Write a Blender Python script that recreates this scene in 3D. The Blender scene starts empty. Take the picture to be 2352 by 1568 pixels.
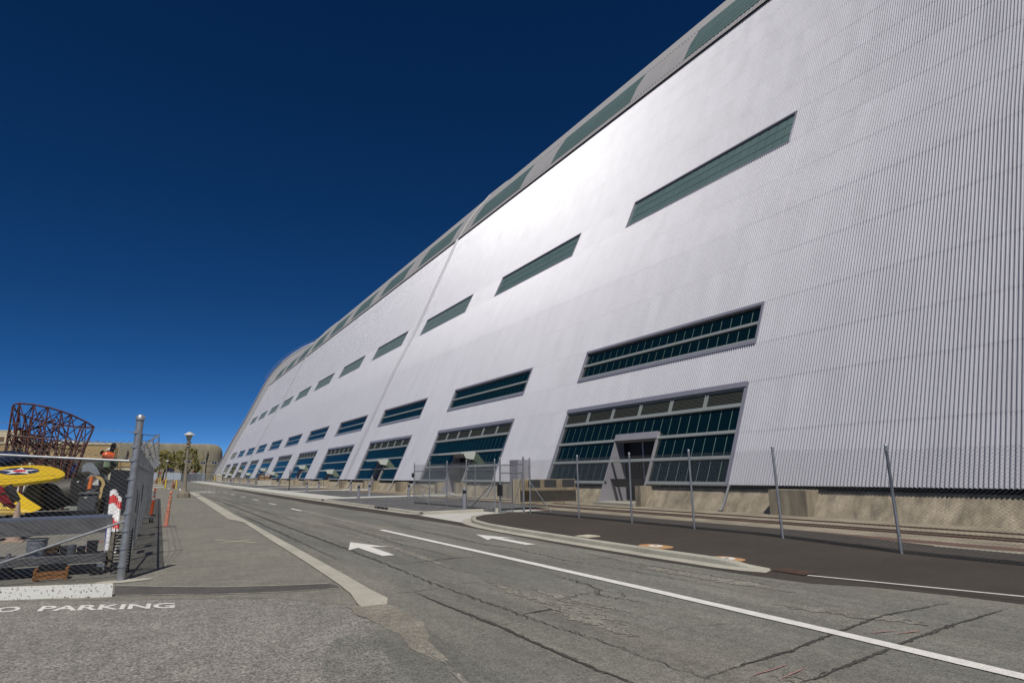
import bpy, math, random
from mathutils import Vector, Matrix
random.seed(7)
scene = bpy.context.scene
COL = scene.collection
RAD = math.radians

# ------------------------------------------------------------------ camera
CAM_H = 1.78
YAW, PITCH, ROLL = RAD(29.90332513), RAD(11.94363792), RAD(-0.73494519)
_f = Vector((math.sin(YAW)*math.cos(PITCH), math.cos(YAW)*math.cos(PITCH), math.sin(PITCH)))
_r = Vector((math.cos(YAW), -math.sin(YAW), 0)); _u = _r.cross(_f)
_c, _s = math.cos(ROLL), math.sin(ROLL)
R_ = _c*_r + _s*_u; U_ = -_s*_r + _c*_u
FPX = 1417.35                                   # focal length in pixels of a 2352 px wide survey grid
cam = bpy.data.cameras.new('camera'); camo = bpy.data.objects.new('camera', cam); COL.objects.link(camo)
cam.sensor_width = 36; cam.lens = 36*FPX/2352; cam.clip_start = .1; cam.clip_end = 6000
m = Matrix((R_, U_, -_f)).transposed().to_4x4(); m.translation = (0, 0, CAM_H); camo.matrix_world = m
scene.camera = camo

# ------------------------------------------------------------------ light
SUN_EL, SUN_AZ = RAD(57), RAD(206)              # azimuth clockwise from +Y
sd = Vector((math.sin(SUN_AZ)*math.cos(SUN_EL), math.cos(SUN_AZ)*math.cos(SUN_EL), math.sin(SUN_EL)))
w = bpy.data.worlds.new('World'); scene.world = w; w.use_nodes = True
nt = w.node_tree; bg = nt.nodes['Background']
sky = nt.nodes.new('ShaderNodeTexSky'); sky.sky_type = 'NISHITA'; sky.sun_disc = False
sky.sun_elevation = SUN_EL; sky.sun_rotation = SUN_AZ
sky.altitude = 8000; sky.air_density = .5; sky.dust_density = 0; sky.ozone_density = 10.0
# the camera's deep, contrasty blue: one tone curve for the whole sky
spc = nt.nodes.new('ShaderNodeSeparateColor'); cmb = nt.nodes.new('ShaderNodeCombineColor'); nt.links.new(sky.outputs[0], spc.inputs[0])
for ch, ex in enumerate((1.75, 1.22, 1.0)):
    pw = nt.nodes.new('ShaderNodeMath'); pw.operation = 'POWER'; pw.inputs[1].default_value = ex
    nt.links.new(spc.outputs[ch], pw.inputs[0]); nt.links.new(pw.outputs[0], cmb.inputs[ch])
nt.links.new(cmb.outputs[0], bg.inputs[0]); bg.inputs[1].default_value = .108
sl = bpy.data.lights.new('sun', 'SUN'); sl.energy = 4.2; sl.angle = RAD(.53); sl.color = (1, .95, .88)
so = bpy.data.objects.new('sun', sl); COL.objects.link(so)
so.rotation_euler = sd.to_track_quat('Z', 'Y').to_euler()
scene.view_settings.view_transform = 'Standard'; scene.view_settings.look = 'None'
scene.cycles.filter_width = 1.5
scene.view_settings.exposure = 0; scene.view_settings.gamma = 1; scene.view_settings.use_curve_mapping = False

# ------------------------------------------------------------------ survey: photo pixels (2352 grid) to places
def ray(px, py): return R_*((px-1176)/FPX) + U_*(-(py-784)/FPX) + _f
def gp(px, py, z=0.0):
    d = ray(px, py); t = (z-CAM_H)/d.z; return Vector((t*d.x, t*d.y, z))
def at(px, py, Y):
    d = ray(px, py); t = Y/d.y; return Vector((t*d.x, Y, CAM_H+t*d.z))
def plane_at(px, py, p0, n):
    d = ray(px, py); o = Vector((0, 0, CAM_H)); t = (p0-o).dot(n)/d.dot(n); return o+d*t

# ------------------------------------------------------------------ mesh helpers
ORG = {}
class MB:
    def __init__(s): s.v = []; s.f = []
    def add(s, vs, fs):
        b = len(s.v); s.v += [tuple(p) for p in vs]; s.f += [tuple(i+b for i in f) for f in fs]; return s
    def box(s, c, sz, rz=0, M=None):
        x, y, z = (k/2 for k in sz); M = M or Matrix.Rotation(rz, 3, 'Z'); c = Vector(c)
        vs = [c+M@Vector((a*x, b*y, d*z)) for d in (-1, 1) for b in (-1, 1) for a in (-1, 1)]
        return s.add(vs, [(0, 2, 3, 1), (4, 5, 7, 6), (0, 1, 5, 4), (2, 6, 7, 3), (0, 4, 6, 2), (1, 3, 7, 5)])
    def bx(s, x0, x1, y0, y1, z0, z1): return s.box(((x0+x1)/2, (y0+y1)/2, (z0+z1)/2), (x1-x0, y1-y0, z1-z0))
    def tube(s, p, q, r, n=6, r2=None, cap=True):
        p, q = Vector(p), Vector(q); d = (q-p)
        if d.length < 1e-6: return s
        d.normalize(); a = d.orthogonal().normalized(); b = d.cross(a); r2 = r if r2 is None else r2
        vs = []
        for k in range(n):
            t = 2*math.pi*k/n; e = a*math.cos(t)+b*math.sin(t); vs += [p+e*r, q+e*r2]
        fs = [(2*k, 2*((k+1) % n), 2*((k+1) % n)+1, 2*k+1) for k in range(n)]
        if cap: fs += [tuple(2*k for k in range(n))[::-1], tuple(2*k+1 for k in range(n))]
        return s.add(vs, fs)
    def path(s, pts, r, n=6):
        for a, b in zip(pts, pts[1:]): s.tube(a, b, r, n)
        return s
    def lathe(s, prof, c=(0, 0, 0), n=16, M=None):
        c = Vector(c); vs = []; M = M or Matrix.Identity(3)
        for r, z in prof:
            for k in range(n):
                t = 2*math.pi*k/n; vs.append(c+M@Vector((r*math.cos(t), r*math.sin(t), z)))
        fs = [(j*n+k, j*n+(k+1) % n, (j+1)*n+(k+1) % n, (j+1)*n+k) for j in range(len(prof)-1) for k in range(n)]
        fs += [tuple(range(n))[::-1], tuple((len(prof)-1)*n+k for k in range(n))]
        return s.add(vs, fs)
    def quad(s, a, b, c, d): return s.add([a, b, c, d], [(0, 1, 2, 3)])
    def poly(s, pts): return s.add(pts, [tuple(range(len(pts)))])
    def prism(s, pts, dv):
        n = len(pts); dv = Vector(dv); pts = [Vector(p) for p in pts]
        return s.add(pts+[p+dv for p in pts], [tuple(range(n))[::-1], tuple(range(n, 2*n))]+[(k, (k+1) % n, (k+1) % n+n, k+n) for k in range(n)])
    def build(s, name, mat, parent=None, smooth=False, bevel=0):
        o0 = ORG.get(parent.name, Vector()) if parent else Vector()
        me = bpy.data.meshes.new(name); me.from_pydata([tuple(Vector(p)-o0) for p in s.v], [], s.f); me.update()
        return link(name, me, mat, parent, (0, 0, 0), o0, smooth, bevel)
def link(name, me, mat, parent=None, loc=(0, 0, 0), org=None, smooth=False, bevel=0):
    if mat and not me.materials: me.materials.append(mat)
    if smooth:
        me.polygons.foreach_set('use_smooth', [True]*len(me.polygons))
        try: me.set_sharp_from_angle(angle=RAD(40))
        except Exception: pass
    o = bpy.data.objects.new(name, me); COL.objects.link(o); o.location = loc
    if parent: o.parent = parent
    ORG[o.name] = Vector(org) if org is not None else ORG.get(parent.name, Vector())+Vector(loc) if parent else Vector(loc)
    if bevel:
        b = o.modifiers.new('bevel', 'BEVEL'); b.width = bevel; b.segments = 2; b.limit_method = 'ANGLE'
    return o
def tag(o, label=None, cat=None, group=None, kind=None):
    for k, v in (('label', label), ('category', cat), ('group', group), ('kind', kind)):
        if v: o[k] = v
    return o
def thing(name, label, cat, loc=(0, 0, 0), group=None, rz=0):
    o = bpy.data.objects.new(name, None); COL.objects.link(o); o.location = loc; o.rotation_euler = (0, 0, rz)
    o.empty_display_size = .3; ORG[o.name] = Vector(loc); return tag(o, label, cat, group)
def local(o): ORG[o.name] = Vector(); return o      # build this thing's parts in its own coordinates
def copy_tree(o, loc=None, label=None, rz=None):
    def rec(a, par):
        c = a.copy(); COL.objects.link(c)
        if par: c.parent = par; c.matrix_parent_inverse = a.matrix_parent_inverse
        for ch in a.children: rec(ch, c)
        return c
    c = rec(o, None)
    if loc is not None: c.location = loc
    if rz is not None: c.rotation_euler = (0, 0, rz)
    if label: c['label'] = label
    return c

# ------------------------------------------------------------------ materials
def mat(name, col, rough=.6, metal=0, var=.12, scale=3.0, bump=0, bscale=40, fine=0, fscale=60, stretch=(1, 1, 1), spec=.5, ramp=None):
    m = bpy.data.materials.new(name); m.use_nodes = True; n = m.node_tree; p = n.nodes['Principled BSDF']
    p.inputs['Roughness'].default_value = rough; p.inputs['Metallic'].default_value = metal
    p.inputs['Specular IOR Level'].default_value = spec
    p.inputs['Specular IOR Level'].default_value = spec; tc = n.nodes.new('ShaderNodeTexCoord'); mp = n.nodes.new('ShaderNodeMapping'); mp.inputs['Scale'].default_value = stretch
    n.links.new(tc.outputs['Object'], mp.inputs[0])
    no = n.nodes.new('ShaderNodeTexNoise'); no.inputs['Scale'].default_value = scale; no.inputs['Detail'].default_value = 6
    no.inputs['Roughness'].default_value = .62; n.links.new(mp.outputs[0], no.inputs['Vector'])
    rp = n.nodes.new('ShaderNodeValToRGB'); c = col if len(col) == 3 else col[:3]
    rp.color_ramp.elements[0].position = .3; rp.color_ramp.elements[1].position = .7
    rp.color_ramp.elements[0].color = tuple(k*(1-var) for k in c)+(1,); rp.color_ramp.elements[1].color = tuple(min(1, k*(1+var)) for k in c)+(1,)
    if ramp:
        for e, (pos, cc) in zip(rp.color_ramp.elements, ramp): e.position = pos; e.color = tuple(cc)+(1,)
    n.links.new(no.outputs['Fac'], rp.inputs[0]); out = rp.outputs[0]
    if fine:
        fn = n.nodes.new('ShaderNodeTexNoise'); fn.inputs['Scale'].default_value = fscale; fn.inputs['Detail'].default_value = 3
        n.links.new(tc.outputs['Object'], fn.inputs['Vector'])
        fr = n.nodes.new('ShaderNodeMapRange'); fr.inputs['From Min'].default_value = .3; fr.inputs['From Max'].default_value = .7
        fr.inputs['To Min'].default_value = 1-fine; fr.inputs['To Max'].default_value = 1+fine
        n.links.new(fn.outputs['Fac'], fr.inputs['Value'])
        mx = n.nodes.new('ShaderNodeMix'); mx.data_type = 'RGBA'; mx.blend_type = 'MULTIPLY'; mx.inputs['Factor'].default_value = 1
        n.links.new(out, mx.inputs['A']); n.links.new(fr.outputs[0], mx.inputs['B']); out = mx.outputs['Result']
    n.links.new(out, p.inputs['Base Color'])
    if bump:
        bn = n.nodes.new('ShaderNodeTexNoise'); bn.inputs['Scale'].default_value = bscale; bn.inputs['Detail'].default_value = 3
        n.links.new(tc.outputs['Object'], bn.inputs['Vector']); bp = n.nodes.new('ShaderNodeBump'); bp.inputs['Strength'].default_value = bump
        bp.inputs['Distance'].default_value = .02; n.links.new(bn.outputs['Fac'], bp.inputs['Height']); n.links.new(bp.outputs[0], p.inputs['Normal'])
    return m

def asphalt(name, col, warm, rough=.85, stone=90, contrast=.5, track=None, patch=.25, blotch=.35):
    """Worn asphalt: large blotches, long wheel streaks, aggregate speckle."""
    m = bpy.data.materials.new(name); m.use_nodes = True; n = m.node_tree; p = n.nodes['Principled BSDF']; L = n.links.new
    p.inputs['Roughness'].default_value = rough; p.inputs['Specular IOR Level'].default_value = .3
    tc = n.nodes.new('ShaderNodeTexCoord')
    def noise(scale, detail=5, st=(1, 1, 1), rg=.6):
        mp = n.nodes.new('ShaderNodeMapping'); mp.inputs['Scale'].default_value = st; L(tc.outputs['Object'], mp.inputs[0])
        no = n.nodes.new('ShaderNodeTexNoise'); no.inputs['Scale'].default_value = scale; no.inputs['Detail'].default_value = detail
        no.inputs['Roughness'].default_value = rg; L(mp.outputs[0], no.inputs['Vector']); return no.outputs['Fac']
    def rng(v, a, b, c, d):
        r = n.nodes.new('ShaderNodeMapRange'); [setattr(r.inputs[k], 'default_value', x) for k, x in zip(('From Min', 'From Max', 'To Min', 'To Max'), (a, b, c, d))]
        L(v, r.inputs['Value']); return r.outputs[0]
    def mix(f, a, b, mode='MIX'):
        x = n.nodes.new('ShaderNodeMix'); x.data_type = 'RGBA'; x.blend_type = mode
        for s_, v in (('Factor', f), ('A', a), ('B', b)):
            if isinstance(v, (int, float)) : x.inputs[s_].default_value = v if s_ == 'Factor' else (v, v, v, 1)
            elif isinstance(v, tuple): x.inputs[s_].default_value = v+(1,)
            else: L(v, x.inputs[s_])
        return x.outputs['Result']
    base = mix(rng(noise(.35, 4, (1, .18, 1) if track else (1, 1, 1)), .35, .65, 0, 1), col, warm)
    base = mix(1.0, base, rng(noise(1.7, 6, (1, .12, 1) if track else (1, 1, 1), .7), .3, .7, 1-patch, 1+patch), 'MULTIPLY')
    base = mix(1.0, base, rng(noise(7, 5), .3, .7, 1-blotch*.4, 1+blotch*.4), 'MULTIPLY')
    vo = n.nodes.new('ShaderNodeTexVoronoi'); vo.inputs['Scale'].default_value = stone; L(tc.outputs['Object'], vo.inputs['Vector'])
    bw = n.nodes.new('ShaderNodeRGBToBW'); L(vo.outputs['Color'], bw.inputs[0])
    base = mix(1.0, base, rng(bw.outputs[0], .1, .9, 1-contrast, 1+contrast), 'MULTIPLY')
    base = mix(1.0, base, rng(noise(stone*.45, 4, rg=.75), .3, .7, 1-contrast*.7, 1+contrast*.7), 'MULTIPLY')
    L(base, p.inputs['Base Color'])
    bp = n.nodes.new('ShaderNodeBump'); bp.inputs['Strength'].default_value = .45; bp.inputs['Distance'].default_value = .006
    L(vo.outputs['Distance'], bp.inputs['Height']); L(bp.outputs[0], p.inputs['Normal'])
    return m

def concrete(name, col, stain=.35, sscale=1.2, stretch=(1, 1, 1), fine=.12):
    return mat(name, col, .85, 0, stain, sscale, .25, 60, fine, 25, stretch, .3)

M = {}
M['road'] = asphalt('worn asphalt', (.134, .134, .120), (.176, .168, .144), track=True, stone=75, contrast=.36)
M['apron'] = asphalt('coarse asphalt', (.182, .174, .156), (.214, .202, .180), stone=55, contrast=.5, patch=.15)
M['pave'] = asphalt('fine grey asphalt', (.165, .160, .138), (.195, .186, .158), stone=85, contrast=.4, patch=.16)
M['patch'] = asphalt('old dark patch', (.075, .072, .068), (.09, .085, .08), stone=80, contrast=.3)
M['newasph'] = asphalt('new asphalt', (.043, .036, .030), (.053, .045, .037), stone=110, contrast=.3, patch=.1, blotch=.2)
M['gravel'] = asphalt('grey gravel', (.085, .085, .088), (.11, .11, .112), stone=16, contrast=.75)
M['dirt'] = asphalt('sandy dirt', (.185, .172, .145), (.215, .198, .165), stone=60, contrast=.3)
M['far'] = asphalt('far ground', (.16, .155, .14), (.20, .19, .165), stone=40, contrast=.3)
M['conc'] = concrete('grey concrete', (.36, .345, .29), .14, .8)
M['walk'] = concrete('pale new concrete', (.44, .44, .405), .07, .6)
M['oldconc'] = concrete('old beige concrete', (.262, .228, .170), .35, .9)
M['plinth'] = concrete('stained plinth concrete', (.285, .245, .178), .5, 2.2, (1, 1, .2), .22)
M['batten'] = mat('joint batten metal', (.42, .42, .45), .45, .3, .04, 1)
M['tunnel'] = concrete('weathered board marked concrete', (.25, .225, .162), .22, .25, (1, 1, .2), .1)
M['paint'] = mat('worn white road paint', (.62, .61, .57), .7, 0, .12, 8, .2, 70, .25, 90)
M['wkerb'] = mat('cracked white paint', (.66, .66, .62), .7, 0, .3, 26, .3, 50, 0, 60, ramp=((.36, (.07, .07, .06)), (.43, (.66, .66, .62))))
M['stones'] = asphalt('exposed pale aggregate', (.175, .168, .145), (.21, .198, .168), stone=60, contrast=.5)
M['tar'] = mat('crack filler', (.05, .047, .04), .8, 0, .3, 20, .2, 60)
M['rust'] = mat('rusted steel', (.082, .024, .019), .8, 0, .45, 6, .3, 60)
M['rail'] = mat('rusty rail', (.10, .055, .035), .7, 0, .3, 4)
M['redstrip'] = mat('rust red trench cover', (.115, .062, .045), .85, 0, .3, 5, .2, 40, .25, 30)
M['galv'] = mat('galvanised steel', (.33, .345, .365), .5, .65, .18, 7, 0, 40, .08, 40)
M['wire'] = mat('galvanised wire', (.20, .21, .22), .5, .35, .2, 9)
M['barb'] = mat('weathered barbed wire', (.10, .10, .105), .6, .2, .2, 9)
M['clad'] = mat('pale metallic cladding', (.50, .503, .545), .42, .26, .045, .9, 0, 10, .03, 6, (1, 1, .12))
n_ = M['clad'].node_tree; oi = n_.nodes.new('ShaderNodeObjectInfo'); mr = n_.nodes.new('ShaderNodeMapRange'); mr.inputs['To Min'].default_value = .985; mr.inputs['To Max'].default_value = 1.015
mxx = n_.nodes.new('ShaderNodeMix'); mxx.data_type = 'RGBA'; mxx.blend_type = 'MULTIPLY'; mxx.inputs['Factor'].default_value = 1; bc = n_.nodes['Principled BSDF'].inputs['Base Color']; src_ = bc.links[0].from_socket
tcc = n_.nodes.new('ShaderNodeTexCoord'); sep = n_.nodes.new('ShaderNodeSeparateXYZ'); n_.links.new(tcc.outputs['Object'], sep.inputs[0])
dv = n_.nodes.new('ShaderNodeMath'); dv.operation = 'DIVIDE'; dv.inputs[1].default_value = 21.95/162*6; n_.links.new(sep.outputs['Y'], dv.inputs[0])
fl = n_.nodes.new('ShaderNodeMath'); fl.operation = 'FLOOR'; n_.links.new(dv.outputs[0], fl.inputs[0])
ad = n_.nodes.new('ShaderNodeMath'); ad.operation = 'MULTIPLY_ADD'; ad.inputs[1].default_value = 977.0; n_.links.new(oi.outputs['Random'], ad.inputs[0]); n_.links.new(fl.outputs[0], ad.inputs[2])
wn = n_.nodes.new('ShaderNodeTexWhiteNoise'); wn.noise_dimensions = '1D'; n_.links.new(ad.outputs[0], wn.inputs['W'])
rr_ = n_.nodes.new('ShaderNodeMapRange'); rr_.inputs['To Min'].default_value = .41; rr_.inputs['To Max'].default_value = .45; n_.links.new(wn.outputs['Value'], rr_.inputs['Value']); n_.links.new(rr_.outputs[0], n_.nodes['Principled BSDF'].inputs['Roughness'])
n_.links.new(wn.outputs['Value'], mr.inputs['Value']); n_.links.new(src_, mxx.inputs['A']); n_.links.new(mr.outputs[0], mxx.inputs['B']); n_.links.new(mxx.outputs['Result'], bc)
M['roof'] = mat('grey roof sheet', (.345, .335, .335), .55, .1, .05, .6, 0, 10, .03, 6)
M['flash'] = mat('grey violet metal flashing', (.27, .27, .33), .45, .3, .05, 1)
M['frame'] = mat('grey aluminium frame', (.36, .39, .38), .4, .35, .05, 1)
M['fin'] = mat('green grey fin', (.19, .29, .27), .5, .1, .1, 1)
M['backing'] = mat('dark green backing', (.06, .09, .085), .6)
M['translucent'] = mat('green translucent panel', (.108, .165, .160), .5, 0, .08, .5, spec=.35)
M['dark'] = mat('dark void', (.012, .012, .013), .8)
M['black'] = mat('black plastic', (.012, .012, .013), .5, 0, .2)
M['louvre'] = mat('grey louvre', (.15, .16, .14), .5, .3, .06, 1)
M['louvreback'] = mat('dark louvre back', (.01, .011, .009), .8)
M['canopy'] = mat('pale canopy metal', (.55, .58, .53), .45, .2, .06, 1)
M['portal'] = mat('grey portal panel', (.33, .32, .35), .5, .3, .08, .8)
def glass(name, tint, base):
    m = bpy.data.materials.new(name); m.use_nodes = True; n = m.node_tree; L = n.links.new; n.nodes.remove(n.nodes['Principled BSDF'])
    o = n.nodes['Material Output']; tr = n.nodes.new('ShaderNodeBsdfTransparent'); tr.inputs[0].default_value = tint+(1,)
    gl = n.nodes.new('ShaderNodeBsdfGlossy'); gl.inputs['Roughness'].default_value = .03; gl.inputs['Color'].default_value = (.95, 1, .78, 1)
    fr = n.nodes.new('ShaderNodeFresnel'); fr.inputs[0].default_value = 1.75
    mx = n.nodes.new('ShaderNodeMixShader'); L(fr.outputs[0], mx.inputs[0]); L(tr.outputs[0], mx.inputs[1]); L(gl.outputs[0], mx.inputs[2])
    df = n.nodes.new('ShaderNodeBsdfDiffuse'); df.inputs[0].default_value = (.02, .10, .13, 1); m2 = n.nodes.new('ShaderNodeMixShader'); m2.inputs[0].default_value = .10
    L(tr.outputs[0], m2.inputs[1]); L(df.outputs[0], m2.inputs[2]); L(m2.outputs[0], mx.inputs[1])
    L(mx.outputs[0], o.inputs['Surface'])
    return m
M['glass'] = glass('teal window glass', (.26, .46, .48), None)
# ================================================================== SETTING: ground, roads, kerbs
def sheet(name, pts, z, m, parent=None, kind='structure', label=None):
    o = MB().poly([(p[0], p[1], z) for p in pts]).build(name, m, parent)
    if kind: o['kind'] = kind
    return o
ground = MB(); xs = [-2500, -300, -60, -20, 0, 20, 60, 300, 2500]; ys = [-600, -100, -30, 0, 30, 100, 300, 700, 4000]
for i in range(8):
    for j in range(8): ground.quad((xs[i], ys[j], 0), (xs[i+1], ys[j], 0), (xs[i+1], ys[j+1], 0), (xs[i], ys[j+1], 0))
tag(ground.build('ground', M['far']), kind='structure')
pave = sheet('pavement', [(-60, 12.6), (-2, 12.25), (.47, 10.98), (1.82, 10.3), (2.54, 9.1), (3.2, 9.1), (3.3, 60), (3.6, 95), (3.6, 330), (-60, 330)], .004, M['pave'])
apron = sheet('parking_apron', [(-30, 18), (-4, 13.2), (-1.78, 12.28), (.47, 10.98), (1.82, 10.24), (2.2, 9.7), (2.62, 8.94), (2.63, 7.42), (2.51, 6.35), (2.44, 5.44), (2.3, 1), (2.3, -15), (-30, -15)], .010, M['apron'])
rd = [(2.9, 8.9), (3.05, 15), (3.2, 25), (3.3, 47), (3.7, 80), (3.7, 420), (10.0, 420), (10.2, 90), (10.1, 50), (10.1, 27), (10.0, 21), (9.55, 17), (9.5, 11), (9.6, 7.8), (9.6, 7), (11.5, 1.5), (13, -20), (1.6, -20), (2.0, 5.4), (2.4, 7.4)]
road = sheet('road', rd, .014, M['road'])

def strip(mb, pts, wd, z, jit=0, taper=False, step=.12, wv=.45):
    """A ribbon along a polyline; wd a width or one width per point."""
    P = []
    for k in range(len(pts)-1):
        a, b = Vector(pts[k][:2]), Vector(pts[k+1][:2]); wa, wb = (wd, wd) if not isinstance(wd, (list, tuple)) else (wd[k], wd[k+1])
        n = max(1, int((b-a).length/step)) if jit else 1
        for q in range(n): P.append((a.lerp(b, q/n), wa+(wb-wa)*q/n))
    P.append((Vector(pts[-1][:2]), wd[-1] if isinstance(wd, (list, tuple)) else wd))
    vs = []
    for k, (p, w_) in enumerate(P):
        t = (P[min(k+1, len(P)-1)][0]-P[max(k-1, 0)][0]).normalized(); nn = Vector((-t.y, t.x))
        o = random.uniform(-jit, jit); wl = w_*random.uniform(1-wv, 1+wv) if jit else w_
        if taper: wl *= min(1, 3*min(k, len(P)-1-k)/len(P)+.12)
        vs += [(*(p+nn*(o+wl/2)), z), (*(p+nn*(o-wl/2)), z)]
    mb.add(vs, [(2*k, 2*k+1, 2*k+3, 2*k+2) for k in range(len(P)-1)]); return mb

# concrete gutter on the left edge of the road, flaring at its near end
gl = [(3.84, 81), (3.3, 47.5), (3.0, 31), (2.96, 29.0), (3.1, 28.2), (3.27, 26.6), (3.06, 19.1), (2.95, 13.9), (2.84, 10.7), (2.78, 9.8), (2.66, 9.05), (2.65, 8.8)]
gr = [(4.5, 81), (3.78, 43.3), (3.55, 33), (3.5, 29.5), (3.5, 28.4), (3.48, 26.6), (3.36, 20.7), (3.26, 15), (3.18, 11.3), (3.14, 9.9), (3.15, 9.2), (3.0, 8.78)]
g = MB()
for k in range(len(gl)-1): g.quad((*gl[k], .019), (*gl[k+1], .019), (*gr[k+1], .019), (*gr[k], .019))
gut = g.build('gutter', M['conc']); gut['kind'] = 'structure'
d = MB(); rnd = random.Random(3)
cen = [(2.72, 8.95), (2.78, 8.3), (2.8, 7.7), (2.72, 7.1), (2.62, 6.5), (2.6, 5.9)]; wds = [.55, .6, .48, .36, .22, .1]
strip(d, cen, wds, .0172, .025, False, .16, .14)
d.build('sand_patch', M['dirt'], road)
for pts in ([(2.61, 6.45), (2.66, 6.38), (2.63, 6.0), (2.58, 5.8), (2.57, 6.1)], [(2.52, 5.55), (2.57, 5.5), (2.52, 5.2), (2.47, 5.1), (2.48, 5.3)], [(2.68, 7.25), (2.72, 7.2), (2.71, 7.13), (2.67, 7.17)]):
    sheet('gutter_fragment', pts, .021, M['stones'], road, None)
# dark trench patch across the pavement with pale edges
tp = [(-.36, 12.83), (.4, 12.2), (1.11, 11.68), (2.0, 11.25), (2.72, 10.98), (2.80, 10.75), (2.78, 10.42), (1.9, 10.62), (1.05, 10.98), (.3, 11.42), (-.32, 11.80)]
sheet('trench_patch', tp, .0075, M['patch'], pave, None)
e = MB(); strip(e, tp[:5], .035, .0115, .006); e.build('patch_edge', M['conc'], pave)
e = MB(); strip(e, tp[6:], .03, .0115, .006); e.build('patch_edge', M['conc'], pave)
sheet('seam_strip', [(-4, 13.3), (-1.78, 12.4), (.47, 11.1), (1.82, 10.36), (2.58, 9.1), (2.55, 9.0), (1.78, 10.12), (.45, 10.9), (-1.8, 12.2), (-4, 13.1)], .0125, M['pave'], pave, None)

# new dark asphalt along the right kerb
na = [(10.05, 24.7), (10.3, 48), (10.2, 90), (10.1, 95), (9.3, 90), (8.9, 60), (8.9, 40), (9.2, 27), (9.35, 21), (9.2, 17.5), (8.95, 13), (8.9, 10), (9.0, 7.8), (9.15, 6.6), (9.6, 5.9), (9.9, 4.9), (10.0, 4.2), (10.7, 3.0), (12, 0), (12.5, 0), (11.5, 3.2), (10.6, 4.6), (10.0, 7.2), (9.62, 8.2), (9.5, 12), (9.6, 17.5), (10.0, 20.8)]
sheet('new_asphalt_strip', na, .0185, M['newasph'], road, None)

# asphalt island inside the fence kerb: slopes from kerb height down to the road
def isl_z(y): t = max(0, min(1, (y-7.2)/4.5)); return .022+.10*t*t*(3-2*t)
mb = MB(); left = [(10.3, -20), (10.3, 0), (10.25, 4), (9.75, 7.0), (9.75, 8.0), (9.72, 10), (9.72, 13), (9.78, 17.5), (9.95, 19.4), (10.3, 20.9), (10.9, 22.3), (11.8, 23.1), (13, 23.5), (15.6, 23.6)]
fine = []
for a, b in zip(left, left[1:]):
    for q in range(4): fine.append((a[0]+(b[0]-a[0])*q/4, a[1]+(b[1]-a[1])*q/4))
fine.append(left[-1])
for (xa, ya), (xb, yb) in zip(fine, fine[1:]): mb.quad((xa, ya, isl_z(ya)), (15.6, ya, isl_z(ya)), (15.6, yb, isl_z(yb)), (xb, yb, isl_z(yb)))
mb.build('asphalt_island', M['newasph'])['kind'] = 'structure'

# kerbs: segments of stone about 3 m long, each a piece of its own
def kerb(path, wk, h, name, parent=None, gut_w=.34, seg=3.05, gap=.012, side=1):
    root = parent or tag(bpy.data.objects.new(name, None), kind='structure')
    if not parent: COL.objects.link(root); ORG[root.name] = Vector()
    P = [Vector((*p, 0)) for p in path]
    # resample
    D = [0]
    for a, b in zip(P, P[1:]): D.append(D[-1]+(b-a).length)
    def pos(s):
        s = max(0, min(D[-1], s))
        for k in range(len(D)-1):
            if s <= D[k+1]+1e-9: t = (s-D[k])/(D[k+1]-D[k]); return P[k].lerp(P[k+1], t), (P[k+1]-P[k]).normalized()
    s = 0
    while s < D[-1]-.05:
        e = min(D[-1], s+seg); mb = MB(); n = max(1, int((e-s)/.4)); sec = []
        for q in range(n+1):
            p, t = pos(s+gap/2+(e-s-gap)*q/n); nn = Vector((-t.y, t.x, 0))*side
            hh = h(p.y) if callable(h) else h
            sec.append([p-nn*.0+Vector((0, 0, .0)), p+nn*.015+Vector((0, 0, hh-.025)), p+nn*.04+Vector((0, 0, hh)), p+nn*wk+Vector((0, 0, hh)), p+nn*wk])
        for a, b in zip(sec, sec[1:]):
            for k in range(4): mb.quad(a[k], b[k], b[k+1], a[k+1]) if side > 0 else mb.quad(a[k], a[k+1], b[k+1], b[k])
        mb.poly(sec[0] if side < 0 else sec[0][::-1]); mb.poly(sec[-1][::-1] if side < 0 else sec[-1])
        mb.build('kerb_stone', M['conc'], root); 
        if gut_w:
            g = MB()
            for a, b in zip(sec, sec[1:]):
                da = (a[3]-a[0]); db = (b[3]-b[0]); da.z = db.z = 0; da.normalize(); db.normalize()
                q1, q2 = a[0]-da*gut_w, b[0]-db*gut_w
                g.quad(Vector((q1.x, q1.y, .0235)), Vector((q2.x, q2.y, .0235)), Vector((b[0].x, b[0].y, .0265)), Vector((a[0].x, a[0].y, .0265)))
            g.build('gutter_pan', M['conc'], root)
        s = e
    return root
kis = kerb([(9.72, 7.75), (9.5, 8.3), (9.47, 10.5), (9.5, 13.1), (9.6, 17.0), (9.75, 18.9), (10.1, 20.6), (10.75, 22.0), (11.7, 23.0), (13, 23.5)], .16, lambda y: min(.13, .02+max(0, y-7.75)*.12), 'island_kerb', side=-1)
kgr = kerb([(14.3, 26.3), (13.1, 26.3), (10.6, 26.35), (10.35, 27.2), (10.35, 44.5)], .16, .13, 'gravel_kerb', side=-1)
kwalk = kerb([(10.35, 44.5), (10.4, 60), (10.5, 90), (10.6, 140), (11.2, 190), (11.4, 235)], .16, .13, 'sidewalk_kerb', side=-1, seg=6)
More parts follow.
